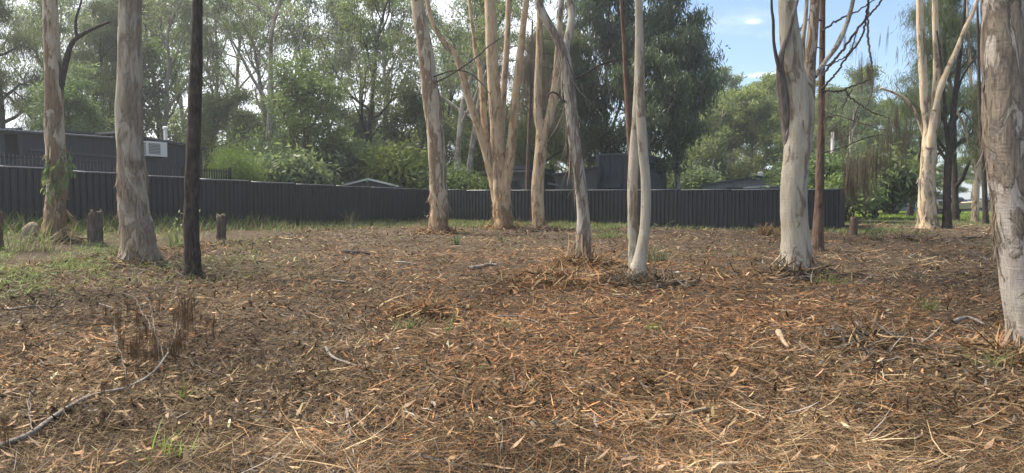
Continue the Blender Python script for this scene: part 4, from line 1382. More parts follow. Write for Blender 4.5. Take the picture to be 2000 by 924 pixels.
# long ribbed shed
es = building('ribbed_shed', 'wide dark ribbed shed with a low gable and white roof vent behind the back fence', 'shed')
a, ap_, b = at(1372, 361, 50), at(1480, 343, 49.5), at(1612, 360, 49)
fz = .45
bp_(es, 'wall', rib_wall(a[:2], b[:2], .5, lambda t: (a[2] + (ap_[2] - a[2]) * t / fz if t < fz else ap_[2] + (b[2] - ap_[2]) * (t - fz) / (1 - fz)) - .04, .17, .03, 'clad_mid'), 'clad_mid')
bk = np.array([3, 9, 0]); fr = np.array([-.02, -.2, 0])
bp_(es, 'roof', slab([a + fr + [-.2, 0, 0], ap_ + fr, ap_ + bk, a + bk], .10), 'trim')
bp_(es, 'roof', slab([ap_ + fr, b + fr + [.2, 0, 0], b + bk, ap_ + bk], .10), 'trim')
vb = at(1485, 343, 51)
bp_(es, 'vent', MB().tube(np.array([vb - [0, 0, .3], vb + [0, 0, .05], vb + [0, 0, .22], vb + [0, 0, .28]]), (.2, .2, .2, .1), 14), 'white')
m0, m1 = at(1452, 367, 46), at(1545, 361, 45.5)
bp_(es, 'gutter', MB().beam(m0, m1, .10, .10), 'roof_grey')
bp_(es, 'wall', rib_wall(m0[:2] + [.05, .1], m1[:2] + [0, .1], .5, lambda t: m0[2] - .04 + (m1[2] - m0[2]) * t, .17, .02, 'clad_mid'), 'clad_mid')
bp_(es, 'roof', slab([m0 + [0, .05, .05], m1 + [0, .05, .05], m1 + [0, 4, .12], m0 + [0, 4, .12]], .05), 'trim')

# utility pole, wires
x_ = (1623 - 1000) / F * 55
pole = empty('utility_pole', (x_, 55, h1(x_, 55))); tag(pole, 'pale utility pole behind the fence end', 'pole')
zt_ = at(1623, 258, 55)[2] - h1(x_, 55)
link('post', MB().tube(np.array([[0, 0, -.3], [0, 0, zt_ * .5], [0, 0, zt_]]), (.16, .145, .13), 12, .03).mesh('post', MAT['pole']), pole)
link('cross_arm', MB().beam((-.1, .0, zt_ - 1.25), (.5, .0, zt_ - 1.2), .07, .08).mesh('cross_arm', MAT['pole'], smooth=False), pole)


def wire(p, q, sag, lab):
    t = np.linspace(0, 1, 17)[:, None]
    P = np.asarray(p) * (1 - t) + np.asarray(q) * t
    P[:, 2] -= sag * 4 * (t * (1 - t))[:, 0]
    o = link('power_line', MB().tube(P, .016, 4, cap=False).mesh('power_line', MAT['black']))
    tag(o, lab, 'wire', 'overhead wires by the lawn')


wire(at(1623, 285, 55), at(2150, 320, 62), .5, 'upper overhead wire crossing the blue gap beside the cream forked gum')
wire(at(1623, 300, 55), at(2150, 356, 62), .5, 'lower overhead wire crossing the blue gap above the boat')

# cream house far beyond the lawn
ch = building('cream_house', 'cream house with a dark skillion roof beyond the lawn', 'house')
d_ = 74
z0 = h1(at(1920, 400, d_)[0], d_) - .1
w0, w1, w2 = at(1896, 392, d_), at(1916, 392, d_), at(1990, 392, d_)
bp_(ch, 'wall', wall_poly([*w0[:2], z0], [*w1[:2], z0], [*w1[:2], w1[2]], [*w0[:2], w0[2]]), 'clad_grey')
bp_(ch, 'wall', wall_poly([*w1[:2], z0], [*w2[:2], z0], [*w2[:2], w2[2]], [*w1[:2], w1[2]]), 'cream')
bp_(ch, 'roof', slab([at(1884, 394, d_ - 1.2), at(2000, 384, d_ - 1.2), at(2000, 380, d_ + 6), at(1884, 390, d_ + 6)], .14), 'trim')
for px in (1888, 1910):
    e = at(px, 392, d_ - 1); bp_(ch, 'post', MB().box((e[0], e[1], (e[2] + z0) / 2), (.12, .12, e[2] - z0)), 'trim')
a2, b2 = at(1917, 408, d_ - .1), at(1925, 408, d_ - .1)
bp_(ch, 'window', MB().beam(a2, b2, .06, 1.1), 'glass')
a2 = at(1920, 398, d_ - .12); b2 = at(1990, 396, d_ - .12)
bp_(ch, 'fascia', MB().beam(a2, b2, .08, .16), 'trim_pale')


# vehicles
def vehicle(name, label, px, d, rz, L, Wd, Hh, body, cabin, boxy, bmat):
    x = (px - 1000) / F * d
    r = empty(name, (x, d, h1(x, d)), rz); tag(r, label, 'van' if boxy else 'car', 'vehicles parked beyond the lawn')
    # side profile swept across the width, narrower towards the roof
    P = np.array(body); n = len(P)
    V_ = []
    for sgn in (-1, 1):
        for (u, z) in P:
            k = 1 - .14 * max(0, z - .55)
            V_.append([(u - .5) * L, sgn * Wd / 2 * k, z * Hh])
    V_ = np.array(V_)
    a_ = np.arange(n)
    q_ = np.stack([a_, (a_ + 1) % n, (a_ + 1) % n + n, a_ + n], -1)
    mb = MB().add(V_, q_)
    c0_ = len(V_)
    for off, s_ in ((0, 1), (n, -1)):
        cen = V_[off:off + n].mean(0)
        mb.add(np.concatenate([V_[off:off + n], [cen]]), None, [[i_, (i_ + 1) % n, n][::s_] for i_ in range(n)])
    link('body', mb.mesh('body', MAT[bmat], smooth=False), r)
    for (u0, u1, zl, zh) in cabin:
        for sgn in (-1, 1):
            k = 1 - .14 * max(0, (zl + zh) / 2 - .55)
            link('window', MB().box(((u0 + u1 - 1) / 2 * L, sgn * (Wd / 2 * k + .006), (zl + zh) / 2 * Hh), ((u1 - u0) * L, .012, (zh - zl) * Hh)).mesh('window', MAT['glass'], smooth=False), r)
    for u in (.18, .80):
        for sgn in (-1, 1):
            y_ = sgn * (Wd / 2 - .09)
            wv = link('wheel', MB().tube(np.array([[(u - .5) * L, y_ - .1, .31], [(u - .5) * L, y_ + .1, .31]]), .32, 18).mesh('wheel', MAT['rubber'], smooth=False), r)
            link('rim', MB().tube(np.array([[(u - .5) * L, y_ + sgn * .095, .31], [(u - .5) * L, y_ + sgn * .115, .31]]), .18, 14).mesh('rim', MAT['roof_grey'], smooth=False), wv)
    return r


van = [(0, .14), (0, .5), (.02, .62), (.10, .66), (.20, .97), (.26, 1.0), (.98, 1.0), (1, .95), (1, .14)]
car = [(0, .18), (0, .52), (.04, .60), (.27, .66), (.40, .97), (.46, 1.0), (.82, .98), (.97, .66), (1, .6), (1, .18)]
vehicle('parked_van', 'white van behind the cream forked gum', 1792, 62, .25, 4.9, 1.9, 1.95, van, [(.20, .34, .66, .90), (.38, .66, .66, .90), (.70, .95, .66, .90)], True, 'white')
vehicle('parked_car', 'dark blue-grey car seen between the cream gum and the dark trunk', 1838, 66, .1, 4.4, 1.8, 1.5, car, [(.40, .60, .68, .90), (.62, .84, .68, .90)], False, 'blue_car')
# boat on the grass
bd = 58
bx_ = (1866 - 1000) / F * bd
bo_ = empty('boat', (bx_, bd, h1(bx_, bd))); tag(bo_, 'small cream boat on a trailer beside the dark trunk', 'boat')
mb = MB()
n = 12
secs = []
for k in range(n):
    t = k / (n - 1)
    w_ = .85 * (1 - max(0, (t - .45) / .55) ** 2.2) + .02
    kz_ = .32 + .35 * max(0, t - .6) ** 1.5 * 3
    sh_ = .95 + .22 * t ** 2
    x_ = (t - .5) * 4.4
    secs.append([[x_, -w_, sh_], [x_, -w_ * .8, kz_ + .2], [x_, 0, kz_], [x_, w_ * .8, kz_ + .2], [x_, w_, sh_], [x_, w_ * .85, sh_ - .02], [x_, 0, sh_ - .15 if t < .6 else sh_ + .05], [x_, -w_ * .85, sh_ - .02]])
secs = np.array(secs)
i_, j_ = np.meshgrid(np.arange(n - 1), np.arange(8), indexing='ij')
mb.add(secs.reshape(-1, 3), np.stack([i_ * 8 + j_, i_ * 8 + (j_ + 1) % 8, (i_ + 1) * 8 + (j_ + 1) % 8, (i_ + 1) * 8 + j_], -1).reshape(-1, 4), [[0, 1, 2], [0, 2, 4], [2, 3, 4], [0, 4, 5], [0, 5, 6], [0, 6, 7]])
link('hull', mb.mesh('hull', MAT['boat'], smooth=False), bo_)
link('windscreen', MB().hexa([[-.1, -.6, .95], [.1, -.6, .95], [.1, .6, .95], [-.1, .6, .95]], [[-.25, -.5, 1.4], [-.2, -.5, 1.4], [-.2, .5, 1.4], [-.25, .5, 1.4]]).mesh('windscreen', MAT['glass'], smooth=False), bo_)
link('trailer_frame', MB().beam((-2, 0, .32), (2.9, 0, .36), .09).mesh('trailer_frame', MAT['roof_grey'], smooth=False), bo_)
for sgn in (-1, 1):
    link('wheel', MB().tube(np.array([[-.4, sgn * .8 - .08, .27], [-.4, sgn * .8 + .08, .27]]), .28, 16).mesh('wheel', MAT['rubber'], smooth=False), bo_)


# ------------------------------------------------------------------ stumps, boulder, posts
def stump(label, px, py, wpx, ytop, seed, mat='stump_bark', jag=.05, cut=True):
    g = gp(px, py); d = g[1]
    r = empty('tree_stump', g); tag(r, label, 'stump', 'old stumps along the fences')
    H_ = (py - ytop) / F * d; R0 = wpx / 2 / F * d
    n = 9
    P = np.stack([np.linspace(0, .02, n), np.zeros(n), np.linspace(-.12, H_, n)], -1)
    rd = R0 * (1 + .3 * np.exp(-np.linspace(0, 5, n)))
    mb = MB().tube(P, rd, 18, .14, (9, 9, 2), seed, flute=.06)
    v = mb.v[0]
    ring = v[(n - 1) * 18:n * 18]
    ring[:, 2] += np.random.RandomState(seed).uniform(-jag, jag, 18)
    link('trunk', mb.mesh('trunk', MAT[mat]), r)
    if cut:
        rr = np.random.RandomState(seed)
        for k in range(4):
            a_ = rr.uniform(0, 6.28)
            p = np.array([math.cos(a_) * R0 * .7, math.sin(a_) * R0 * .7, H_ - .04])
            link('splinter', MB().tube(np.array([p, p + [rr.normal(0, .02), rr.normal(0, .02), .05], p + [rr.normal(0, .03), rr.normal(0, .03), rr.uniform(.08, .15)]]), (.02, .014, .002), 5).mesh('splinter', MAT['cut_wood']), r)
    return r


stump('grey-brown stump between the vine-covered trunk and the thick gum', 187, 476, 25, 414, 1)
stump('stump with a splintered top beside the black trunk', 432, 468, 17, 420, 2)
stump('dark stump cut off by the left picture edge', -3, 488, 16, 414, 3, 'brown_bark', .02, False)
stump('short dark brown stump past the end of the back fence', 1667, 460, 15, 424, 4, 'brown_bark', .01, False)
stump('small weathered stump against the back fence beside the many-stemmed gum', 1018, 438, 6, 402, 5, 'stump_bark', .01, False)
g = gp(62, 466)
mb = MB()
u_ = np.linspace(0, np.pi, 13); t_ = np.linspace(0, 2 * np.pi, 20, endpoint=False)
UU, TT = np.meshgrid(u_, t_, indexing='ij')
sp = np.stack([np.sin(UU) * np.cos(TT), np.sin(UU) * np.sin(TT), np.cos(UU)], -1).reshape(-1, 3)
sp = sp * (1 + .12 * noise3(sp * 2.2, 9) + .05 * noise3(sp * 6, 10))[:, None] * np.array([.21, .20, .32]) + np.array([0, 0, .10])
i_, j_ = np.meshgrid(np.arange(12), np.arange(20), indexing='ij')
mb.add(sp, np.stack([i_ * 20 + j_, (i_ + 1) * 20 + j_, (i_ + 1) * 20 + (j_ + 1) % 20, i_ * 20 + (j_ + 1) % 20], -1).reshape(-1, 4))
tag(link('boulder', mb.mesh('boulder', MAT['stone']), None, g), 'rounded tan boulder in the grass beside the vine-covered trunk', 'boulder')


# ------------------------------------------------------------------ vine, saplings, small plants
def leafy_plant(name, label, base, stems, leafL, leafW, mat, group=None, seed=0, nper=7, smat='leaf_gum', cat='plant', parent=None, droop=.35):
    """stems: list of arrays of points relative to base; leaves are separate parts"""
    r = np.random.RandomState(seed)
    root = parent
    if root is None:
        root = empty(name, base); tag(root, label, cat, group)
    off = np.zeros(3) if parent is None else np.asarray(base, float)
    LM = []
    for k in range(3):
        m = MB()
        m.ribbons([[0, 0, 0]], [[1, 0, .25]], [[0, 1, 0]], 1.0, leafW / leafL * r.uniform(.85, 1.15), (.08, .75, 1, .7, .05), [[0, 0, -.45 - .2 * k]])
        LM.append(m.mesh('leaf', MAT[mat]))
    for s_ in stems:
        s_ = np.asarray(s_, float) + off
        P = spline(s_, 10)
        link('stem', MB().tube(P, np.linspace(.012, .004, 10), 5).mesh('stem', MAT[smat]), root)
        for k in range(nper):
            p, d_ = interp(P, min(.995, .2 + .8 * (k + .5) / nper))
            o = link('leaf', LM[r.randint(3)], root, p)
            sc = leafL * r.uniform(.65, 1.2)
            o.scale = (sc, sc, sc)
            o.rotation_euler = (r.normal(0, .3), r.normal(droop, .35), r.uniform(0, 6.28))
    return root


# vine on its trunk: winding stems with hanging leaves
vine = empty('climbing_vine', vg + np.array([0, -.05, 1.2])); tag(vine, 'green climbing vine with hanging leaves on the trunk by the left fence', 'vine')
r = np.random.RandomState(5)
d_ = vg[1]
for (px, py, n_) in ((92, 312, 13), (88, 335, 12), (135, 305, 13), (137, 325, 12), (112, 345, 10), (122, 300, 12), (100, 355, 10), (128, 345, 9), (84, 360, 5)):
    b_ = at(px, py, d_ - .32) - (vg + np.array([0, -.05, 1.2]))
    st_ = [b_ + [0, .1, .25], b_, b_ + [r.normal(0, .1), -.05, -.25], b_ + [r.normal(0, .12), -.06, -.45]]
    leafy_plant('vine', '', (0, 0, 0), [st_], .20, .07, 'leaf_light', seed=px, nper=n_, parent=vine, droop=.9)
tw = np.stack([np.cos(np.linspace(0, 9, 50)) * .25, np.sin(np.linspace(0, 9, 50)) * .25 + .05, np.linspace(-1.15, 2.2, 50)], -1)
link('stem', MB().tube(tw, .012, 5).mesh('stem', MAT['dead_dark']), vine)

g = gp(1090, 438)
leafy_plant('sapling', 'thin sapling with pale leaves in front of the back fence', g, [[[0, 0, 0], [-.05, 0, .4], [.03, 0, .75], [.0, 0, .98]], [[0, 0, 0], [-.2, -.05, .25], [-.38, -.05, .40]]], .19, .09, 'leaf_bright', 'broad-leaved seedlings at the back fence', 1, 9)
g = gp(1106, 437)
leafy_plant('sapling', 'low sapling with broad drooping leaves beside the thin pale-leaved sapling', g, [[[0, 0, 0], [.02, 0, .3], [.08, 0, .52]], [[0, 0, 0], [.15, 0, .3], [.3, 0, .42]]], .30, .16, 'leaf_light', 'broad-leaved seedlings at the back fence', 2, 6)
g = gp(836, 442)
leafy_plant('sapling', 'spindly sapling beside the foot of the thick leaning gum', g, [[[0, 0, 0], [-.1, 0, .4], [-.25, 0, .75]], [[0, 0, 0], [.0, 0, .3], [.05, 0, .55]]], .14, .06, 'leaf_grey', None, 3, 6)
g = gp(362, 470)
leafy_plant('sapling', 'pale seedling peeping out from behind the black trunk', g, [[[0, 0, 0], [-.1, 0, .5], [-.14, 0, .95]], [[0, 0, 0], [.3, 0, .5], [.48, 0, .95]], [[0, 0, 0], [-.2, 0, .4], [-.3, 0, .7]]], .15, .05, 'leaf_grey', None, 4, 7)
g = gp(1292, 446)
leafy_plant('weed', 'trailing weed at the fence foot beside the slender twin stems', g, [[[0, 0, 0], [.3, -.1, .25], [.65, -.1, .45]], [[0, 0, 0], [-.2, 0, .2], [-.5, 0, .28]], [[0, 0, 0], [.2, -.1, .1], [.5, -.15, .2]]], .13, .05, 'leaf_grey', None, 5, 9)
g = gp(1215, 440)
leafy_plant('weed', 'arching weed at the fence foot by the bark-ribbon gum', g, [[[0, 0, 0], [-.2, 0, .25], [-.6, 0, .30]], [[0, 0, 0], [.2, 0, .3], [.35, 0, .42]]], .12, .05, 'leaf_grey', None, 6, 8)
g = gp(1648, 430)
leafy_plant('sapling', 'pale green sapling by the end post of the back fence', g, [[[0, 0, 0], [.1, 0, .6], [.2, 0, 1.2]], [[0, 0, 0], [.3, 0, .5], [.6, 0, .9]], [[0, 0, 0], [-.05, 0, .5], [.0, 0, .9]]], .2, .10, 'leaf_bright', None, 8, 10)


# grass tufts and clumps --------------------------------------------------
def blades(mb, r, C, L, Wd, col, lean=.35, droop=.5):
    n = len(C)
    az = r.uniform(0, 2 * np.pi, n)
    h = np.stack([np.cos(az), np.sin(az), np.zeros(n)], -1)
    ln = np.abs(r.normal(0, lean, n))[:, None]
    d = unit(np.array([0, 0, 1.]) + h * ln)
    side = np.stack([-np.sin(az), np.cos(az), np.zeros(n)], -1)
    cc = np.asarray(col)[r.randint(len(col), size=n)] * r.uniform(.75, 1.25, (n, 1))
    mb.ribbons(C, d, side, L, Wd, (1, .8, .08), h * (droop * r.uniform(.3, 1.2, n))[:, None] - np.array([0, 0, .15]), cc)


GREEN = [(.12, .18, .05), (.16, .22, .06), (.09, .14, .04), (.20, .24, .085)]
DRY = [(.30, .25, .13), (.24, .19, .11), (.20, .20, .09)]
BRIGHT = [(.20, .30, .05), (.25, .35, .06), (.17, .26, .045)]


def tuft(label, px, py, n, L, Wd, spread, cols, seed, lean=.5, group='separate grass tufts in the litter', name='grass_tuft'):
    r = np.random.RandomState(seed)
    g = gp(px, py)
    C = np.stack([r.normal(0, spread, n), r.normal(0, spread, n), np.full(n, -.02)], -1)
    mb = MB(); blades(mb, r, C, L * r.uniform(.5, 1.2, n), Wd * r.uniform(.7, 1.3, n), cols, lean)
    tag(link(name, mb.mesh(name, MAT['grass']), None, g), label, 'grass', group)


tuft('dark strappy tuft in front of the thick leaning gum', 891, 478, 26, .50, .022, .05, [(.04, .08, .03), (.06, .11, .04)], 1, .35)
tuft('small dark strappy tuft in front of the many-stemmed gum', 981, 474, 18, .38, .02, .04, [(.04, .08, .03), (.06, .11, .04)], 2, .3)
tuft('wide grey-green tuft behind the slender twin stems', 1285, 512, 90, .55, .016, .12, [(.08, .11, .05), (.14, .14, .07)], 3, .6)
tuft('feathery green clump beside the bark-ribbon gum', 1188, 464, 200, .42, .012, .28, GREEN, 4, .9)
tuft('green strappy clump between the thick gum and the black trunk', 350, 482, 80, .70, .02, .16, GREEN, 5, .7)
tuft('long pale grass arching beside the tan boulder', 80, 490, 60, .95, .016, .22, DRY + GREEN, 6, .6)
tuft('long pale grass by the foot of the vine-covered trunk', 40, 492, 60, .85, .016, .25, DRY + GREEN, 7, .7)
tuft('upright green blades below the fallen branch tip', 357, 785, 7, .22, .010, .008, BRIGHT, 8, .15)
tuft('sparse grass tuft at the bottom of the picture', 325, 895, 22, .26, .008, .06, BRIGHT, 9, .6)
tuft('green tuft in the litter toward the nearest right trunk', 1808, 605, 60, .26, .008, .10, GREEN, 10, .8)
tuft('tiny green sprig in the litter right of the twin stems', 1276, 642, 40, .12, .012, .05, BRIGHT, 11, 1.0)
tuft('green tuft in the middle of the litter', 800, 640, 90, .20, .008, .09, GREEN + DRY, 12, .9)
tuft('thin green stalks in the centre foreground', 872, 655, 12, .40, .008, .02, GREEN, 13, .25)
tuft('green tuft at the base of the thick white gum', 1620, 555, 70, .36, .010, .16, GREEN + DRY, 14, .6)
tuft('grass tuft beside the base of the nearest right trunk', 1935, 720, 46, .30, .008, .08, GREEN + DRY, 15, .8)
tuft('rusty dead fern by the back fence beside the thick white gum', 1500, 458, 140, .55, .03, .20, [(.26, .14, .06), (.20, .12, .06), (.30, .20, .10)], 16, .9, name='dead_fern')
tuft('pale seeding grass in front of the middle of the left fence', 683, 442, 26, .9, .016, .10, DRY, 17, .25)
tuft('grass tuft beyond the fence end in front of the stump', 1706, 466, 40, .5, .02, .10, [(.10, .12, .05), (.16, .15, .08)], 18, .5)
tuft('small green clump well left of the twin-stemmed gum base', 985, 640, 40, .16, .008, .09, GREEN, 19, .9)

# grass along the fences, the green patch at the left, and the lawn
r = np.random.RandomState(77)
mb = MB()


def strip(a, b, n, off, L, cols, wid=.028):
    t = r.uniform(0, 1, n)
    clump = noise2(t * 20, t * 0, 1.0, 5)
    keep = r.uniform(-1.1, .7, n) < clump
    t = t[keep]; n = len(t)
    nrm = np.array([(b - a)[1], -(b - a)[0]]); nrm = nrm / np.linalg.norm(nrm)
    if nrm[1] > 0: nrm = -nrm
    o = np.abs(r.normal(0, off, n)) + .05
    P = a + (b - a) * t[:, None] + nrm * o[:, None]
    C = np.column_stack([P, hgt(P[:, 0], P[:, 1]) - .02])
    blades(mb, r, C, L * r.uniform(.35, 1.25, n) * np.exp(-o * .35), wid * r.uniform(.7, 1.3, n), cols)


strip(FA - (FC - FA) * .35, FC, 13000, 1.1, .40, GREEN + DRY[:2])
strip(FA - (FC - FA) * .35, FA + (FC - FA) * .45, 3500, .9, .75, GREEN + DRY)
strip(FC, FC + (FR - FC) * .55, 18000, 1.6, .38, GREEN + GREEN + DRY)
strip(FC + (FR - FC) * .5, FR, 900, .5, .30, GREEN + DRY)
strip(FR + np.array([-1.5, -.3]), FR + np.array([2.5, 1.0]), 1500, 1.2, .35, GREEN + DRY)
tag(link('fence_grass', mb.mesh('fence_grass', MAT['grass'])), 'long green grass growing along the foot of the fences', 'grass', None, 'stuff')
# green ground cover at the left: small flat fern-like leaves
mb = MB()
n = 44000
px, py = r.uniform(-250, 620, n), 470 + np.abs(r.normal(0, 42, n))
wgt = np.exp(-np.clip(px - 60, 0, None) / 190) * (.5 + .9 * noise2(px / 60, py / 22, 1.0, 21))
keep = r.uniform(0, 1, n) < wgt
px, py = px[keep], py[keep]
yy = EYE / ((py - 400) / F + .0155); xx = (px - 1000) / F * yy
for _ in range(4):
    zz = hbase(xx, yy); yy = np.clip((EYE - zz) / ((py - 400) / F), 4, 24); xx = (px - 1000) / F * yy
C = np.column_stack([xx, yy, hgt(xx, yy) + r.uniform(.0, .10, len(xx))])
az = r.uniform(0, 6.28, len(xx))
dd_ = unit(np.stack([np.cos(az), np.sin(az), r.uniform(-.1, .6, len(xx))], -1))
mb.ribbons(C, dd_, unit(np.stack([-np.sin(az), np.cos(az), r.normal(0, .3, len(xx))], -1)), r.uniform(.05, .17, len(xx)), r.uniform(.006, .014, len(xx)), (.6, 1, .1), None,
           np.asarray(BRIGHT + GREEN)[r.randint(7, size=len(xx))] * r.uniform(.7, 1.2, (len(xx), 1)))
blades(mb, r, C[::7], r.uniform(.08, .28, len(C[::7])), .008, GREEN + BRIGHT)
tag(link('green_ground_cover', mb.mesh('green_ground_cover', MAT['grass'])), 'bright green low ground cover below the left trunks', 'ground cover', None, 'stuff')
# thin scattered grass through the litter
far_s = lambda y_: np.clip(y_ / 9.0, 1, 3)
mb = MB()
n = 26000
xx, yy = r.uniform(-11, 17, n), r.uniform(5, 33, n)
k_ = r.uniform(.05, 1.1, n) < noise2(xx, yy, .5, 31) * .9 + .1 * (yy > 20)
xx, yy = xx[k_], yy[k_]
blades(mb, r, np.column_stack([xx, yy, hgt(xx, yy) - .01]), r.uniform(.05, .18, len(xx)), .007 * far_s(yy), GREEN + DRY, .7)
tag(link('sparse_grass', mb.mesh('sparse_grass', MAT['grass'])), 'thin scattered grass blades coming up through the litter', 'grass', None, 'stuff')
mb = MB()
n = 76000
xx, yy = r.uniform(13, 46, n), 30 + 42 * r.uniform(0, 1, n) ** 1.3
lw_ = np.clip((yy - 33) / 10, 0.04, 1) * np.clip((xx / yy - .44) * 12, 0, 1)
k_ = r.uniform(0, 1, n) < lw_ * (.55 + .6 * noise2(xx, yy, .35, 41))
xx, yy = xx[k_], yy[k_]
br = (yy > 43)
C = np.column_stack([xx, yy, hgt(xx, yy) - .01])
blades(mb, r, C[br], r.uniform(.10, .26, br.sum()), .036, [(.26, .36, .06), (.30, .40, .07), (.22, .31, .055)])
blades(mb, r, C[~br], r.uniform(.06, .18, (~br).sum()), .022, GREEN + DRY)
tag(link('lawn_grass', mb.mesh('lawn_grass', MAT['grass'])), 'bright green lawn beyond the fence end', 'grass', None, 'stuff')

# ------------------------------------------------------------------ leaf and bark litter
r = np.random.RandomState(99)


def scatter(n, ylo=438, yhi=985, xlo=-320, xhi=2320, power=1.0):
    px = r.uniform(xlo, xhi, n)
    py = ylo + (yhi - ylo) * r.uniform(0, 1, n) ** power
    yy = EYE / ((py - 400) / F + .0155); xx = (px - 1000) / F * yy
    for _ in range(3):
        zz = hbase(xx, yy); yy = np.clip((EYE - zz) / ((py - 400) / F), 3, 60); xx = (px - 1000) / F * yy
    # keep what lies in front of the fences
    nl = (xx - FC[0]) * .870 - (yy - FC[1]) * .493
    nb = (yy - FC[1]) * .906 + (xx - FC[0]) * .424
    ok = ((nl > .15) & (nb < -.15)) | ((xx > FR[0] + .1) & (yy < 44))
    return xx[ok], yy[ok]


STRAW = np.array([(.40, .28, .15), (.33, .225, .12), (.48, .36, .21), (.26, .17, .09)])
BROWN = np.array([(.17, .112, .062), (.12, .078, .044), (.22, .15, .088), (.08, .053, .032)])
RUST = np.array([(.38, .19, .085), (.30, .145, .065), (.45, .26, .13), (.22, .11, .052)])
GREYS = np.array([(.20, .17, .14), (.27, .235, .20), (.13, .11, .095)])


def region_cols(xx, yy):
    n = len(xx)
    rust = np.exp(-((xx - 1.8) / 4.2) ** 2 - ((yy - 12.5) / 6.0) ** 2) * .9 + .35 * np.exp(-((xx - 9) / 5) ** 2 - ((yy - 24) / 5) ** 2) + .22 * noise2(xx, yy, .45, 51) + .05
    straw = .20 + .08 * np.exp(-((xx - 3) / 3) ** 2 - ((yy - 6) / 2.5) ** 2) + .25 * noise2(xx, yy, .7, 52)
    grey = .10 + .10 * noise2(xx, yy, .6, 53)
    u = r.uniform(0, 1, n)
    c = BROWN[r.randint(4, size=n)]
    m = u < rust
    c = np.where(m[:, None], RUST[r.randint(4, size=n)], c)
    m2 = (~m) & (r.uniform(0, 1, n) < straw)
    c = np.where(m2[:, None], STRAW[r.randint(4, size=n)], c)
    m3 = (~m) & (~m2) & (r.uniform(0, 1, n) < grey)
    c = np.where(m3[:, None], GREYS[r.randint(3, size=n)], c)
    big = 1 + .38 * noise2(xx, yy, .7, 54) + .30 * noise2(xx, yy, 2.3, 55)
    return c * np.array([.84, .865, .90]) * big[:, None] * r.uniform(.65, 1.3, (n, 1))


def lay(mb, xx, yy, L, Wd, prof, lift, pitch, cols, curl=.25, grain=None):
    n = len(xx)
    az = r.uniform(0, 2 * np.pi, n) if grain is None else grain
    d = unit(np.stack([np.cos(az), np.sin(az), r.normal(0, pitch, n)], -1))
    roll = r.normal(0, .45, n)
    side = unit(np.stack([-np.sin(az) * np.cos(roll), np.cos(az) * np.cos(roll), np.sin(roll)], -1))
    # slope of the ground along the strip
    x2, y2 = xx + np.cos(az) * L, yy + np.sin(az) * L
    z1, z2 = hgt(xx, yy), hgt(x2, y2)
    d[:, 2] += (z2 - z1) / np.maximum(L, .01)
    C = np.column_stack([xx, yy, z1 + lift])
    bend = side * r.normal(0, curl, n)[:, None] + np.array([0, 0, 1.]) * r.normal(0, curl * .45, n)[:, None]
    mb.ribbons(C, d, side, L, Wd, prof, bend, cols)


def far_scale(yy, k=.72):
    return np.clip(yy / 7.0, 1, 4) ** k


# fine needles and shreds
mb = MB()
xx, yy = scatter(240000, power=.9)
fs = far_scale(yy)
n = len(xx)
lay(mb, xx, yy, r.uniform(.05, .22, n) * fs, r.uniform(.0018, .0052, n) * fs ** 1.5, (1, 1, .4), r.uniform(0, .045, n) * r.uniform(0, 1, n), .2, region_cols(xx, yy))
tag(link('needle_litter', mb.mesh('needle_litter', MAT['litter'])), 'mat of dry needles and fine bark shreds covering the ground', 'litter', None, 'stuff')
# bark shreds
mb = MB()
xx, yy = scatter(34000, power=.85)
patch_ = r.uniform(-.5, .9, len(xx)) < noise2(xx, yy, .8, 61) * 1.2 + .45 * (xx > 1) - .25 * (xx < -1.5)
xx, yy = xx[patch_], yy[patch_]
fs = far_scale(yy); n = len(xx)
cc = region_cols(xx, yy) * 1.45
gr = np.where(xx > .5, r.normal(-.15, .55, n) + math.pi * r.randint(0, 2, n), r.uniform(0, 6.28, n))
lay(mb, xx, yy, r.uniform(.07, .36, n) ** 1.0 * fs ** .6, r.uniform(.0025, .0085, n) * fs, (.7, 1, .9, .3), r.uniform(.005, .04, n), .13, cc, .3, gr)
tag(link('bark_litter', mb.mesh('bark_litter', MAT['litter'])), 'long shreds of fallen bark strewn over the ground', 'litter', None, 'stuff')
# dry gum leaves (beyond the ones that can be picked out one by one)
mb = MB()
xx, yy = scatter(11000, ylo=450, power=.8)
k_ = r.uniform(-.1, 1.2, len(xx)) < noise2(xx, yy, 1.3, 63)
xx, yy = xx[k_], yy[k_]
fs = far_scale(yy, .35); n = len(xx)
cc = np.array([(.44, .28, .16), (.50, .36, .23), (.36, .21, .12), (.48, .29, .19), (.28, .17, .10)])[r.randint(5, size=n)] * r.uniform(.75, 1.15, (n, 1))
lay(mb, xx, yy, r.uniform(.05, .125, n) * fs, r.uniform(.009, .022, n) * fs, (.12, .9, 1, .08), r.uniform(.01, .035, n), .2, cc, .45)
tag(link('leaf_litter', mb.mesh('leaf_litter', MAT['litter'])), 'small dry gum leaves scattered through the needles', 'litter', None, 'stuff')
# broken chips of bark and leaf, light and dark, that give the middle distance its grain
mb = MB()
xx, yy = scatter(52000, ylo=440, yhi=860, power=1.25)
fs = far_scale(yy, .5); n = len(xx)
cc = region_cols(xx, yy) * r.choice([.35, .7, 1.2, 1.7], n, p=[.32, .34, .26, .08])[:, None]
lay(mb, xx, yy, r.uniform(.03, .11, n) * fs, r.uniform(.010, .030, n) * fs, (.5, 1, .5), r.uniform(.0, .04, n), .35, np.clip(cc, 0, .6), .4)
tag(link('chip_litter', mb.mesh('chip_litter', MAT['litter'])), 'broken chips of bark and leaf lying among the needles', 'litter', None, 'stuff')
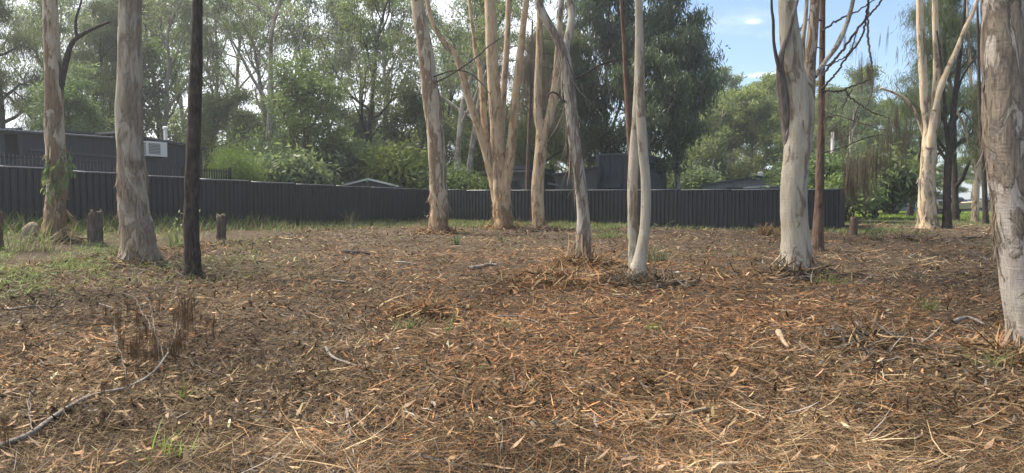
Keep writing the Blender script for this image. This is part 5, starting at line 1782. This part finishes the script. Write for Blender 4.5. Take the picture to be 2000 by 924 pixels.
# heaps of bark round the trunk feet
mb = MB()
for (px, py, rad, n, gcol) in ((275, 520, .55, 260, 1), (1137, 518, .6, 420, 0), (1243, 556, .55, 420, 1), (1553, 534, .75, 520, 1), (855, 456, .9, 340, 0), (981, 446, .9, 300, 0), (1056, 450, .8, 360, 1),
                               (1990, 700, .5, 340, 0), (1075, 550, .9, 500, 0), (1300, 560, .6, 220, 1), (376, 546, .35, 120, 1), (1690, 668, .45, 180, 1), (820, 612, .5, 240, 0), (108, 468, .5, 160, 1), (1780, 470, .8, 120, 1)):
    g = gp(px, py); n = int(n * 1.7)
    a_ = r.uniform(0, 6.28, n); q_ = np.abs(r.normal(0, rad * .7, n)) + .12
    xx, yy = g[0] + np.cos(a_) * q_, g[1] + np.sin(a_) * q_ * .9
    pal = np.concatenate([GREYS, STRAW[:2], BROWN[:2]]) if gcol else np.concatenate([RUST, STRAW, BROWN[:2]])
    cc = pal[r.randint(len(pal), size=n)] * r.uniform(.3, 1.05, (n, 1))
    fs = far_scale(yy, .4)
    lay(mb, xx, yy, r.uniform(.10, .40, n) * fs, r.uniform(.008, .03, n) * fs, (.6, 1, .8, .2), r.uniform(0, .17, n) * np.exp(-q_ / rad), .35, cc, .4)
tag(link('bark_heaps', mb.mesh('bark_heaps', MAT['litter'])), 'loose shed bark heaped round the feet of the trunks', 'litter', None, 'stuff')

# the leaves and bark pieces that lie largest in view, one by one
LV = []
for k in range(8):
    m = MB()
    m.ribbons([[-.5, 0, 0]], [[1, 0, 0]], [[0, 1, .0]], 1.0, r.uniform(.17, .27), (.06, .65, 1, .8, .35, .03), [[0, r.uniform(-.3, .3), r.uniform(-.12, .3)]])
    LV.append(m.mesh('fallen_leaf', MAT['leaf_dry']))
xx, yy = scatter(340, ylo=640, yhi=940, xlo=-60, xhi=2060, power=.7)
for x_, y_ in list(zip(xx, yy))[:280]:
    o = link('fallen_leaf', LV[r.randint(8)], ground, (x_, y_, h1(x_, y_) + r.uniform(.022, .045)))
    s_ = r.uniform(.08, .155)
    o.scale = (s_, s_, s_)
    o.rotation_euler = (r.normal(0, .35), r.normal(0, .25), r.uniform(0, 6.28))
BK = []
for k in range(8):
    m = MB()
    c = np.array([[-.5, 0, 0]])
    for off, lf in ((-.5, .25), (.5, .25)):
        pass
    n_ = 9
    t_ = np.linspace(-.5, .5, n_)
    w_ = r.uniform(.05, .11) * (1 - .55 * np.abs(t_ * 2) ** r.uniform(1.5, 4)) * r.uniform(.8, 1.2, n_)
    cy = r.uniform(-.25, .25) * t_ ** 2 * 2 + .02 * np.sin(t_ * 9 + k)
    cz = r.uniform(-.05, .3) * t_ ** 2
    P = []
    for s_ in (-1, -.4, .4, 1):
        P.append(np.stack([t_, cy + s_ * w_ / 2, cz + (abs(s_) ** 2) * w_ * .35], -1))
    P = np.array(P)
    i_, j_ = np.meshgrid(np.arange(3), np.arange(n_ - 1), indexing='ij')
    m.add(P.reshape(-1, 3), np.stack([i_ * n_ + j_, i_ * n_ + j_ + 1, (i_ + 1) * n_ + j_ + 1, (i_ + 1) * n_ + j_], -1).reshape(-1, 4))
    BK.append(m.mesh('bark_piece', MAT['bark_dry']))
xx, yy = scatter(400, ylo=560, yhi=940, xlo=-60, xhi=2060, power=.8)
keep = (r.uniform(-.5, 1, len(xx)) < noise2(xx, yy, .8, 61) + .4 * (xx > 0))
for x_, y_ in list(zip(xx[keep], yy[keep]))[:120]:
    o = link('bark_piece', BK[r.randint(8)], ground, (x_, y_, h1(x_, y_) + r.uniform(.02, .05)))
    s_ = r.uniform(.12, .34)
    o.scale = (s_, s_ * r.uniform(.6, 1.1), s_)
    o.rotation_euler = (r.normal(0, .3), r.normal(0, .1), r.normal(0, .9) + (math.pi if r.uniform() < .5 else 0))


# ------------------------------------------------------------------ sticks and branches lying about
def stick(label, pts, rad, mat='dead_wood', name='stick', lift=.03, cat='stick', twigs=(), group='sticks lying in the litter'):
    W_ = []
    for p in pts:
        g = gp(p[0], p[1]); g[2] += lift + (p[2] if len(p) > 2 else 0); W_.append(g)
    W_ = np.array(W_); o = W_[0].copy()
    root = empty(name, o); tag(root, label, cat, group)
    P = spline(W_ - o, 8 * len(W_))
    n = len(P)
    link('branch', MB().tube(P, rad * (1 - .6 * np.linspace(0, 1, n)), 9, .12, (14, 14, 14), int(pts[0][0])).mesh('branch', MAT[mat]), root)
    for t in twigs:
        T = np.array([gp(a_[0], a_[1]) + [0, 0, lift + (a_[2] if len(a_) > 2 else 0)] for a_ in t]) - o
        Q = spline(T, 6 * len(T))
        link('twig', MB().tube(Q + np.random.RandomState(len(Q)).normal(0, .008, Q.shape), np.linspace(rad * .26, rad * .08, len(Q)), 6).mesh('twig', MAT['limb_grey' if name == 'fallen_branch' else mat]), root)
    return root, o


stick('pale grey log end lying in the middle of the clearing', [(915, 528), (935, 524), (955, 519), (972, 520)], .05, 'dead_wood', twigs=[[(955, 519), (962, 512, .05)]])
stick('pale split stick left of the grey log end', [(772, 514), (792, 515), (812, 519)], .025)
stick('thin dark stick in the litter left of centre', [(648, 551), (668, 553), (690, 556)], .02)
stick('dark log lying in the grass near the left litter', [(676, 494), (700, 496), (722, 499)], .07, 'dead_dark', cat='log')
stick('chunk of pale wood standing out of the litter, right of centre', [(1520, 662, .05), (1530, 672), (1540, 684)], .035, 'cut_wood')
stick('long curved pale stick in the centre foreground', [(636, 684), (650, 703), (690, 718), (720, 722)], .016)
stick('short pale stick in the lower left foreground', [(678, 808), (680, 835), (686, 862)], .014)
stick('long forked twig in the right foreground', [(1130, 745), (1190, 775), (1235, 800), (1260, 822)], .012, 'cut_wood', twigs=[[(1190, 775), (1150, 790)], [(1190, 775), (1180, 750, .05)]])
stick('smooth curved branch in the right foreground', [(1285, 822), (1330, 818), (1380, 806), (1440, 800)], .02, 'cut_wood')
stick('stick cut off by the bottom of the picture', [(1385, 921), (1430, 917), (1478, 915)], .022, 'cut_wood')
stick('dark curved stick at the bottom left of centre', [(790, 891), (840, 905), (900, 921), (930, 935)], .014, 'dead_dark')
stick('thin bowed twig in front of the twin-stemmed gum', [(970, 622), (1010, 622), (1045, 632), (1065, 644)], .013)
stick('dark flat branch among the bark beside the nearest right trunk', [(1680, 664), (1720, 656), (1770, 662)], .05, 'dead_dark')
stick('weathered root piece near the nearest right trunk', [(1860, 640, .04), (1890, 634, .06), (1925, 642, .02)], .028, 'dead_wood', twigs=[[(1890, 634), (1880, 660)], [(1890, 634), (1905, 655)]])
stick('pale stick lying by the far cream forked gum', [(1880, 467), (1910, 465), (1940, 468)], .04, 'dead_dark')
stick('fallen limb on the grass in front of the cream forked gum', [(1760, 462), (1780, 468), (1805, 472)], .07, 'dead_dark')
stick('dark branch arching beside the short brown stump', [(1672, 446, .1), (1685, 438, .25), (1696, 436, .2), (1704, 446, .02)], .035, 'dead_dark')
stick('thin pale twig in the left litter beside the dead needles', [(195, 598), (225, 606), (262, 610)], .010)
stick('pale weathered stick at the left picture edge', [(15, 610), (60, 603), (125, 603)], .016)

# the fallen she-oak branch with brown needle bunches
TF = []
for k in range(4):
    rr = np.random.RandomState(200 + k)
    n_ = 34
    m = MB()
    c = np.stack([rr.normal(0, .11, n_), rr.normal(0, .11, n_), rr.uniform(-.35, .0, n_)], -1)
    d = unit(np.stack([rr.normal(0, .05, n_), rr.normal(0, .05, n_), np.full(n_, -1.)], -1))
    sd = unit(np.stack([rr.normal(0, 1, n_), rr.normal(0, 1, n_), np.zeros(n_)], -1))
    m.ribbons(c, d, sd, rr.uniform(.45, .85, n_), rr.uniform(.008, .018, n_), (.8, 1, .3), np.stack([rr.normal(0, .04, n_), rr.normal(0, .04, n_), np.zeros(n_)], -1))
    TF.append(m.mesh('needle_tuft', MAT['needle_dead']))


TB = []
for me_ in TF:
    c_ = me_.copy(); c_.materials[0] = MAT['needle_brown']; TB.append(c_)


def tufts(root, origin, specs, seed, depth=None, meshes=None):
    """brown needle bunches hanging from (px, y_top) to y_bottom; d taken from the ground under y_ground or given"""
    rr = np.random.RandomState(seed)
    for (px, yt, yb, w, *gd) in specs:
        d = depth if depth else gp(px, gd[0] if gd else yb + 6)[1]
        if depth and gd: d = gd[0]
        for rep in range(2):
         p = at(px + rep * rr.normal(0, w * (.3 if meshes else .8)), yt + rep * rr.normal(0, 6), d + rep * rr.normal(0, .12)) - origin
         o = link('needle_tuft', (meshes or TF)[rr.randint(4)], root, p)
         H_ = (yb - yt) / F * d
         wv = w / F * d / .34
         o.scale = (wv, wv, H_ / .85)
         o.rotation_euler = (rr.normal(0, .06), rr.normal(0, .06), rr.uniform(0, 6.28))


fb, fo = stick('fallen grey she-oak branch with brown needle bunches, left foreground', [(-60, 915), (0, 888), (60, 862), (120, 818), (180, 785), (250, 768), (300, 745, .03), (330, 716, .08)], .020, 'dead_wood', 'fallen_branch', .05, 'branch', [
    [(330, 716, .08), (345, 690, .15), (350, 650, .22), (344, 600, .18), (352, 572, .18)],
    [(322, 730, .06), (308, 700, .12), (290, 675, .15), (262, 668, .10)],
    [(330, 716, .08), (365, 720, .05), (400, 740, .02), (440, 750, 0)],
    [(315, 735, .05), (300, 690, .22), (296, 650, .25), (284, 610, .2)],
    [(345, 690, .15), (365, 660, .2), (385, 640, .18), (415, 628, .12)],
    [(250, 768, .02), (238, 740, .12), (228, 700, .16), (222, 660, .12)],
    [(300, 690, .2), (275, 650, .2), (262, 615, .18), (225, 590, .1)],
    [(60, 862, .02), (58, 820, .12), (75, 790, .1)],
    [(345, 600, .18), (322, 640, .15), (300, 640, .1)],
], None)
tufts(fb, fo, [(250, 580, 622, 9, 690), (268, 595, 640, 8, 690), (232, 600, 650, 9, 690), (205, 590, 625, 7, 690), (215, 612, 634, 9, 690), (240, 640, 700, 12, 720), (255, 655, 712, 16, 735), (268, 640, 700, 14, 735),
               (285, 620, 660, 12, 700), (300, 635, 668, 10, 715), (350, 578, 640, 12, 700), (362, 570, 650, 16, 705), (372, 575, 648, 12, 700), (355, 640, 686, 14, 715), (345, 655, 692, 10, 715), (405, 610, 652, 8, 690), (419, 606, 656, 10, 690),
               (392, 606, 630, 5, 690), (245, 720, 758, 16, 775), (200, 740, 772, 8, 800), (200, 790, 834, 12, 845), (305, 660, 720, 16, 740), (330, 650, 706, 16, 725), (292, 566, 580, 6, 600), (310, 572, 612, 6, 640), (180, 590, 620, 5, 640), (280, 680, 712, 14, 740), (5, 800, 850, 12, 880), (12, 840, 880, 10, 900), (485, 690, 720, 14, 735), (510, 682, 706, 10, 725)], 3, None, TB)

# dead branches and hanging needles on the thin brown trunk
dj = jg[1]
DB = [
    [(1606, 60, 5), (1640, 38, 5), (1668, 25, 4), (1700, 5, 3), (1730, -20, 3)],
    [(1606, 150, 6), (1625, 122, 6), (1650, 92, 6), (1680, 50, 6), (1705, 22, 5), (1728, -10, 5)],
    [(1605, 175, 6), (1632, 145, 5), (1655, 110, 5), (1684, 70, 5), (1692, 30, 5), (1697, -15, 4)],
    [(1697, -10, 5), (1695, 40, 5), (1697, 90, 5), (1704, 140, 4), (1703, 180, 3), (1694, 205, 2)],
    [(1604, 178, 6), (1640, 178, 4), (1665, 168, 4), (1700, 156, 3)],
    [(1650, 172, 4), (1660, 190, 4), (1680, 205, 3), (1710, 222, 3), (1740, 232, 2)],
    [(1606, 130, 4), (1640, 118, 3), (1660, 100, 3), (1675, 60, 3)],
    [(1606, 40, 4), (1580, 38, 4), (1562, 60, 3), (1570, 90, 3), (1578, 110, 3), (1578, 150, 3), (1580, 200, 2)],
    [(1665, 175, 3), (1650, 200, 2), (1640, 235, 2), (1620, 260, 1.5)],
    [(1680, 200, 3), (1665, 240, 2), (1655, 270, 2)],
    [(1606, 95, 3), (1590, 92, 3), (1570, 98, 2)],
    [(1605, 240, 3), (1630, 225, 3), (1680, 240, 2.5), (1730, 255, 2)],
    [(1604, 300, 3), (1640, 290, 2.5), (1690, 270, 2.5), (1735, 262, 2)],
]
for k, pts in enumerate(DB):
    P = fpath([(a_, b_, w_ * .8) for a_, b_, w_ in pts], dj - .1, n=10 * len(pts), d_top=dj - .6 - .35 * (k % 4))
    P[:, :3] -= jg
    nz = np.random.RandomState(300 + k).normal(0, .012, (len(P), 3)); P[:, :3] += nz
    link('dead_branch', MB().tube(P[:, :3], P[:, 3], 7, .1, (12, 12, 12), k).mesh('dead_branch', MAT['dead_dark']), jt)
tufts(jt, jg, [(1703, 95, 178, 12, dj - .8), (1697, 110, 165, 9, dj - .7), (1745, 205, 260, 6, dj - 1.2), (1778, 225, 285, 5, dj - 1.2), (1750, 205, 265, 5, dj - .9), (1738, 215, 335, 10, dj - 1.1), (1728, 240, 350, 10, dj - .9),
               (1718, 260, 368, 13, dj - .7), (1760, 260, 330, 8, dj - 1.0), (1770, 245, 320, 7, dj - 1.0), (1700, 275, 372, 14, dj - .6), (1685, 285, 375, 16, dj - .5), (1668, 290, 380, 16, dj - .5), (1672, 300, 370, 16, dj - .9), (1650, 300, 372, 14, dj - .4),
               (1632, 235, 275, 8, dj - .4), (1615, 170, 215, 8, dj - .2), (1590, 190, 240, 6, dj - .3), (1690, 300, 352, 20, dj - 1.1), (1675, 330, 400, 14, dj - .3), (1660, 330, 395, 14, dj - .3),
               (1662, 80, 112, 5, dj - .5), (1735, 50, 100, 2, dj - .8), (1720, 60, 90, 2, dj - .8), (1650, 60, 90, 4, dj - .6), (1752, 90, 120, 2, dj - .8), (1640, 240, 300, 7, dj - .6), (1612, 215, 262, 6, dj - .4)], 5, dj - .6)
# brown curtain of dead needles behind the forked gum and dark twigs across the many-stemmed one
xq = (1035 - 1000) / F * 37
dn = empty('dead_sheoak', gp(1030, 436)); tag(dn, 'dead she-oak with rusty hanging needles between the forked gums', 'tree')
g0_ = np.array(dn.location)
P = fpath([(1030, 440, 8), (1030, 360, 8), (1033, 270, 7), (1036, 180, 6), (1038, 100, 4), (1040, 40, 3)], g0_[1]); P[:, :3] -= g0_
link('trunk', MB().tube(P[:, :3], P[:, 3], 9, .08).mesh('trunk', MAT['brown_bark']), dn)
sp_list = []
rr = np.random.RandomState(12)
for k in range(26):
    px_ = 1036 + rr.normal(0, 24); yt_ = rr.uniform(60, 210)
    sp_list.append((px_, yt_, yt_ + rr.uniform(28, 60), rr.uniform(9, 18), g0_[1] + rr.normal(0, .7)))
for k in range(11):
    y_ = 80 + 14 * k; sg_ = (-1) ** k
    P = fpath([(1036, y_ + 10, 3), (1036 + sg_ * 20, y_ - 4, 2.5), (1036 + sg_ * 44, y_ - 2, 1.5)], g0_[1]); P[:, :3] -= g0_
    link('dead_branch', MB().tube(P[:, :3], P[:, 3], 5).mesh('dead_branch', MAT['dead_dark']), dn)
tufts(dn, g0_, sp_list, 6, g0_[1])
for k, pts in enumerate(([(840, 165, 4), (870, 152, 4), (905, 130, 4), (935, 108, 4), (955, 90, 3), (985, 70, 2)], [(846, 150, 4), (885, 138, 4), (915, 142, 4), (940, 162, 3), (958, 185, 2)])):
    P = fpath([(a_, b_, w_ * .8) for a_, b_, w_ in pts], dg[1] - .2, n=44, d_top=dg[1] - 1.5); P[:, :3] -= dg
    link('dead_branch', MB().tube(P[:, :3], P[:, 3], 6, .1).mesh('dead_branch', MAT['dead_dark']), dt)


# ------------------------------------------------------------------ thin haze volume, added to stand in for veiling lens glare
hz = MB().box((0, 700, 18), (1700, 1800, 44))
m, N, L, out = newmat('glare_haze')
pv = N.new('ShaderNodeVolumePrincipled')
pv.inputs['Color'].default_value = (.86, .92, 1.0, 1)
pv.inputs['Density'].default_value = 0.0009
pv.inputs['Anisotropy'].default_value = 0.45
L.new(pv.outputs[0], out.inputs['Volume'])
tag(link('haze', hz.mesh('haze', m, smooth=False)), 'thin pale haze added for lens glare between the trees', 'haze', None, 'stuff')
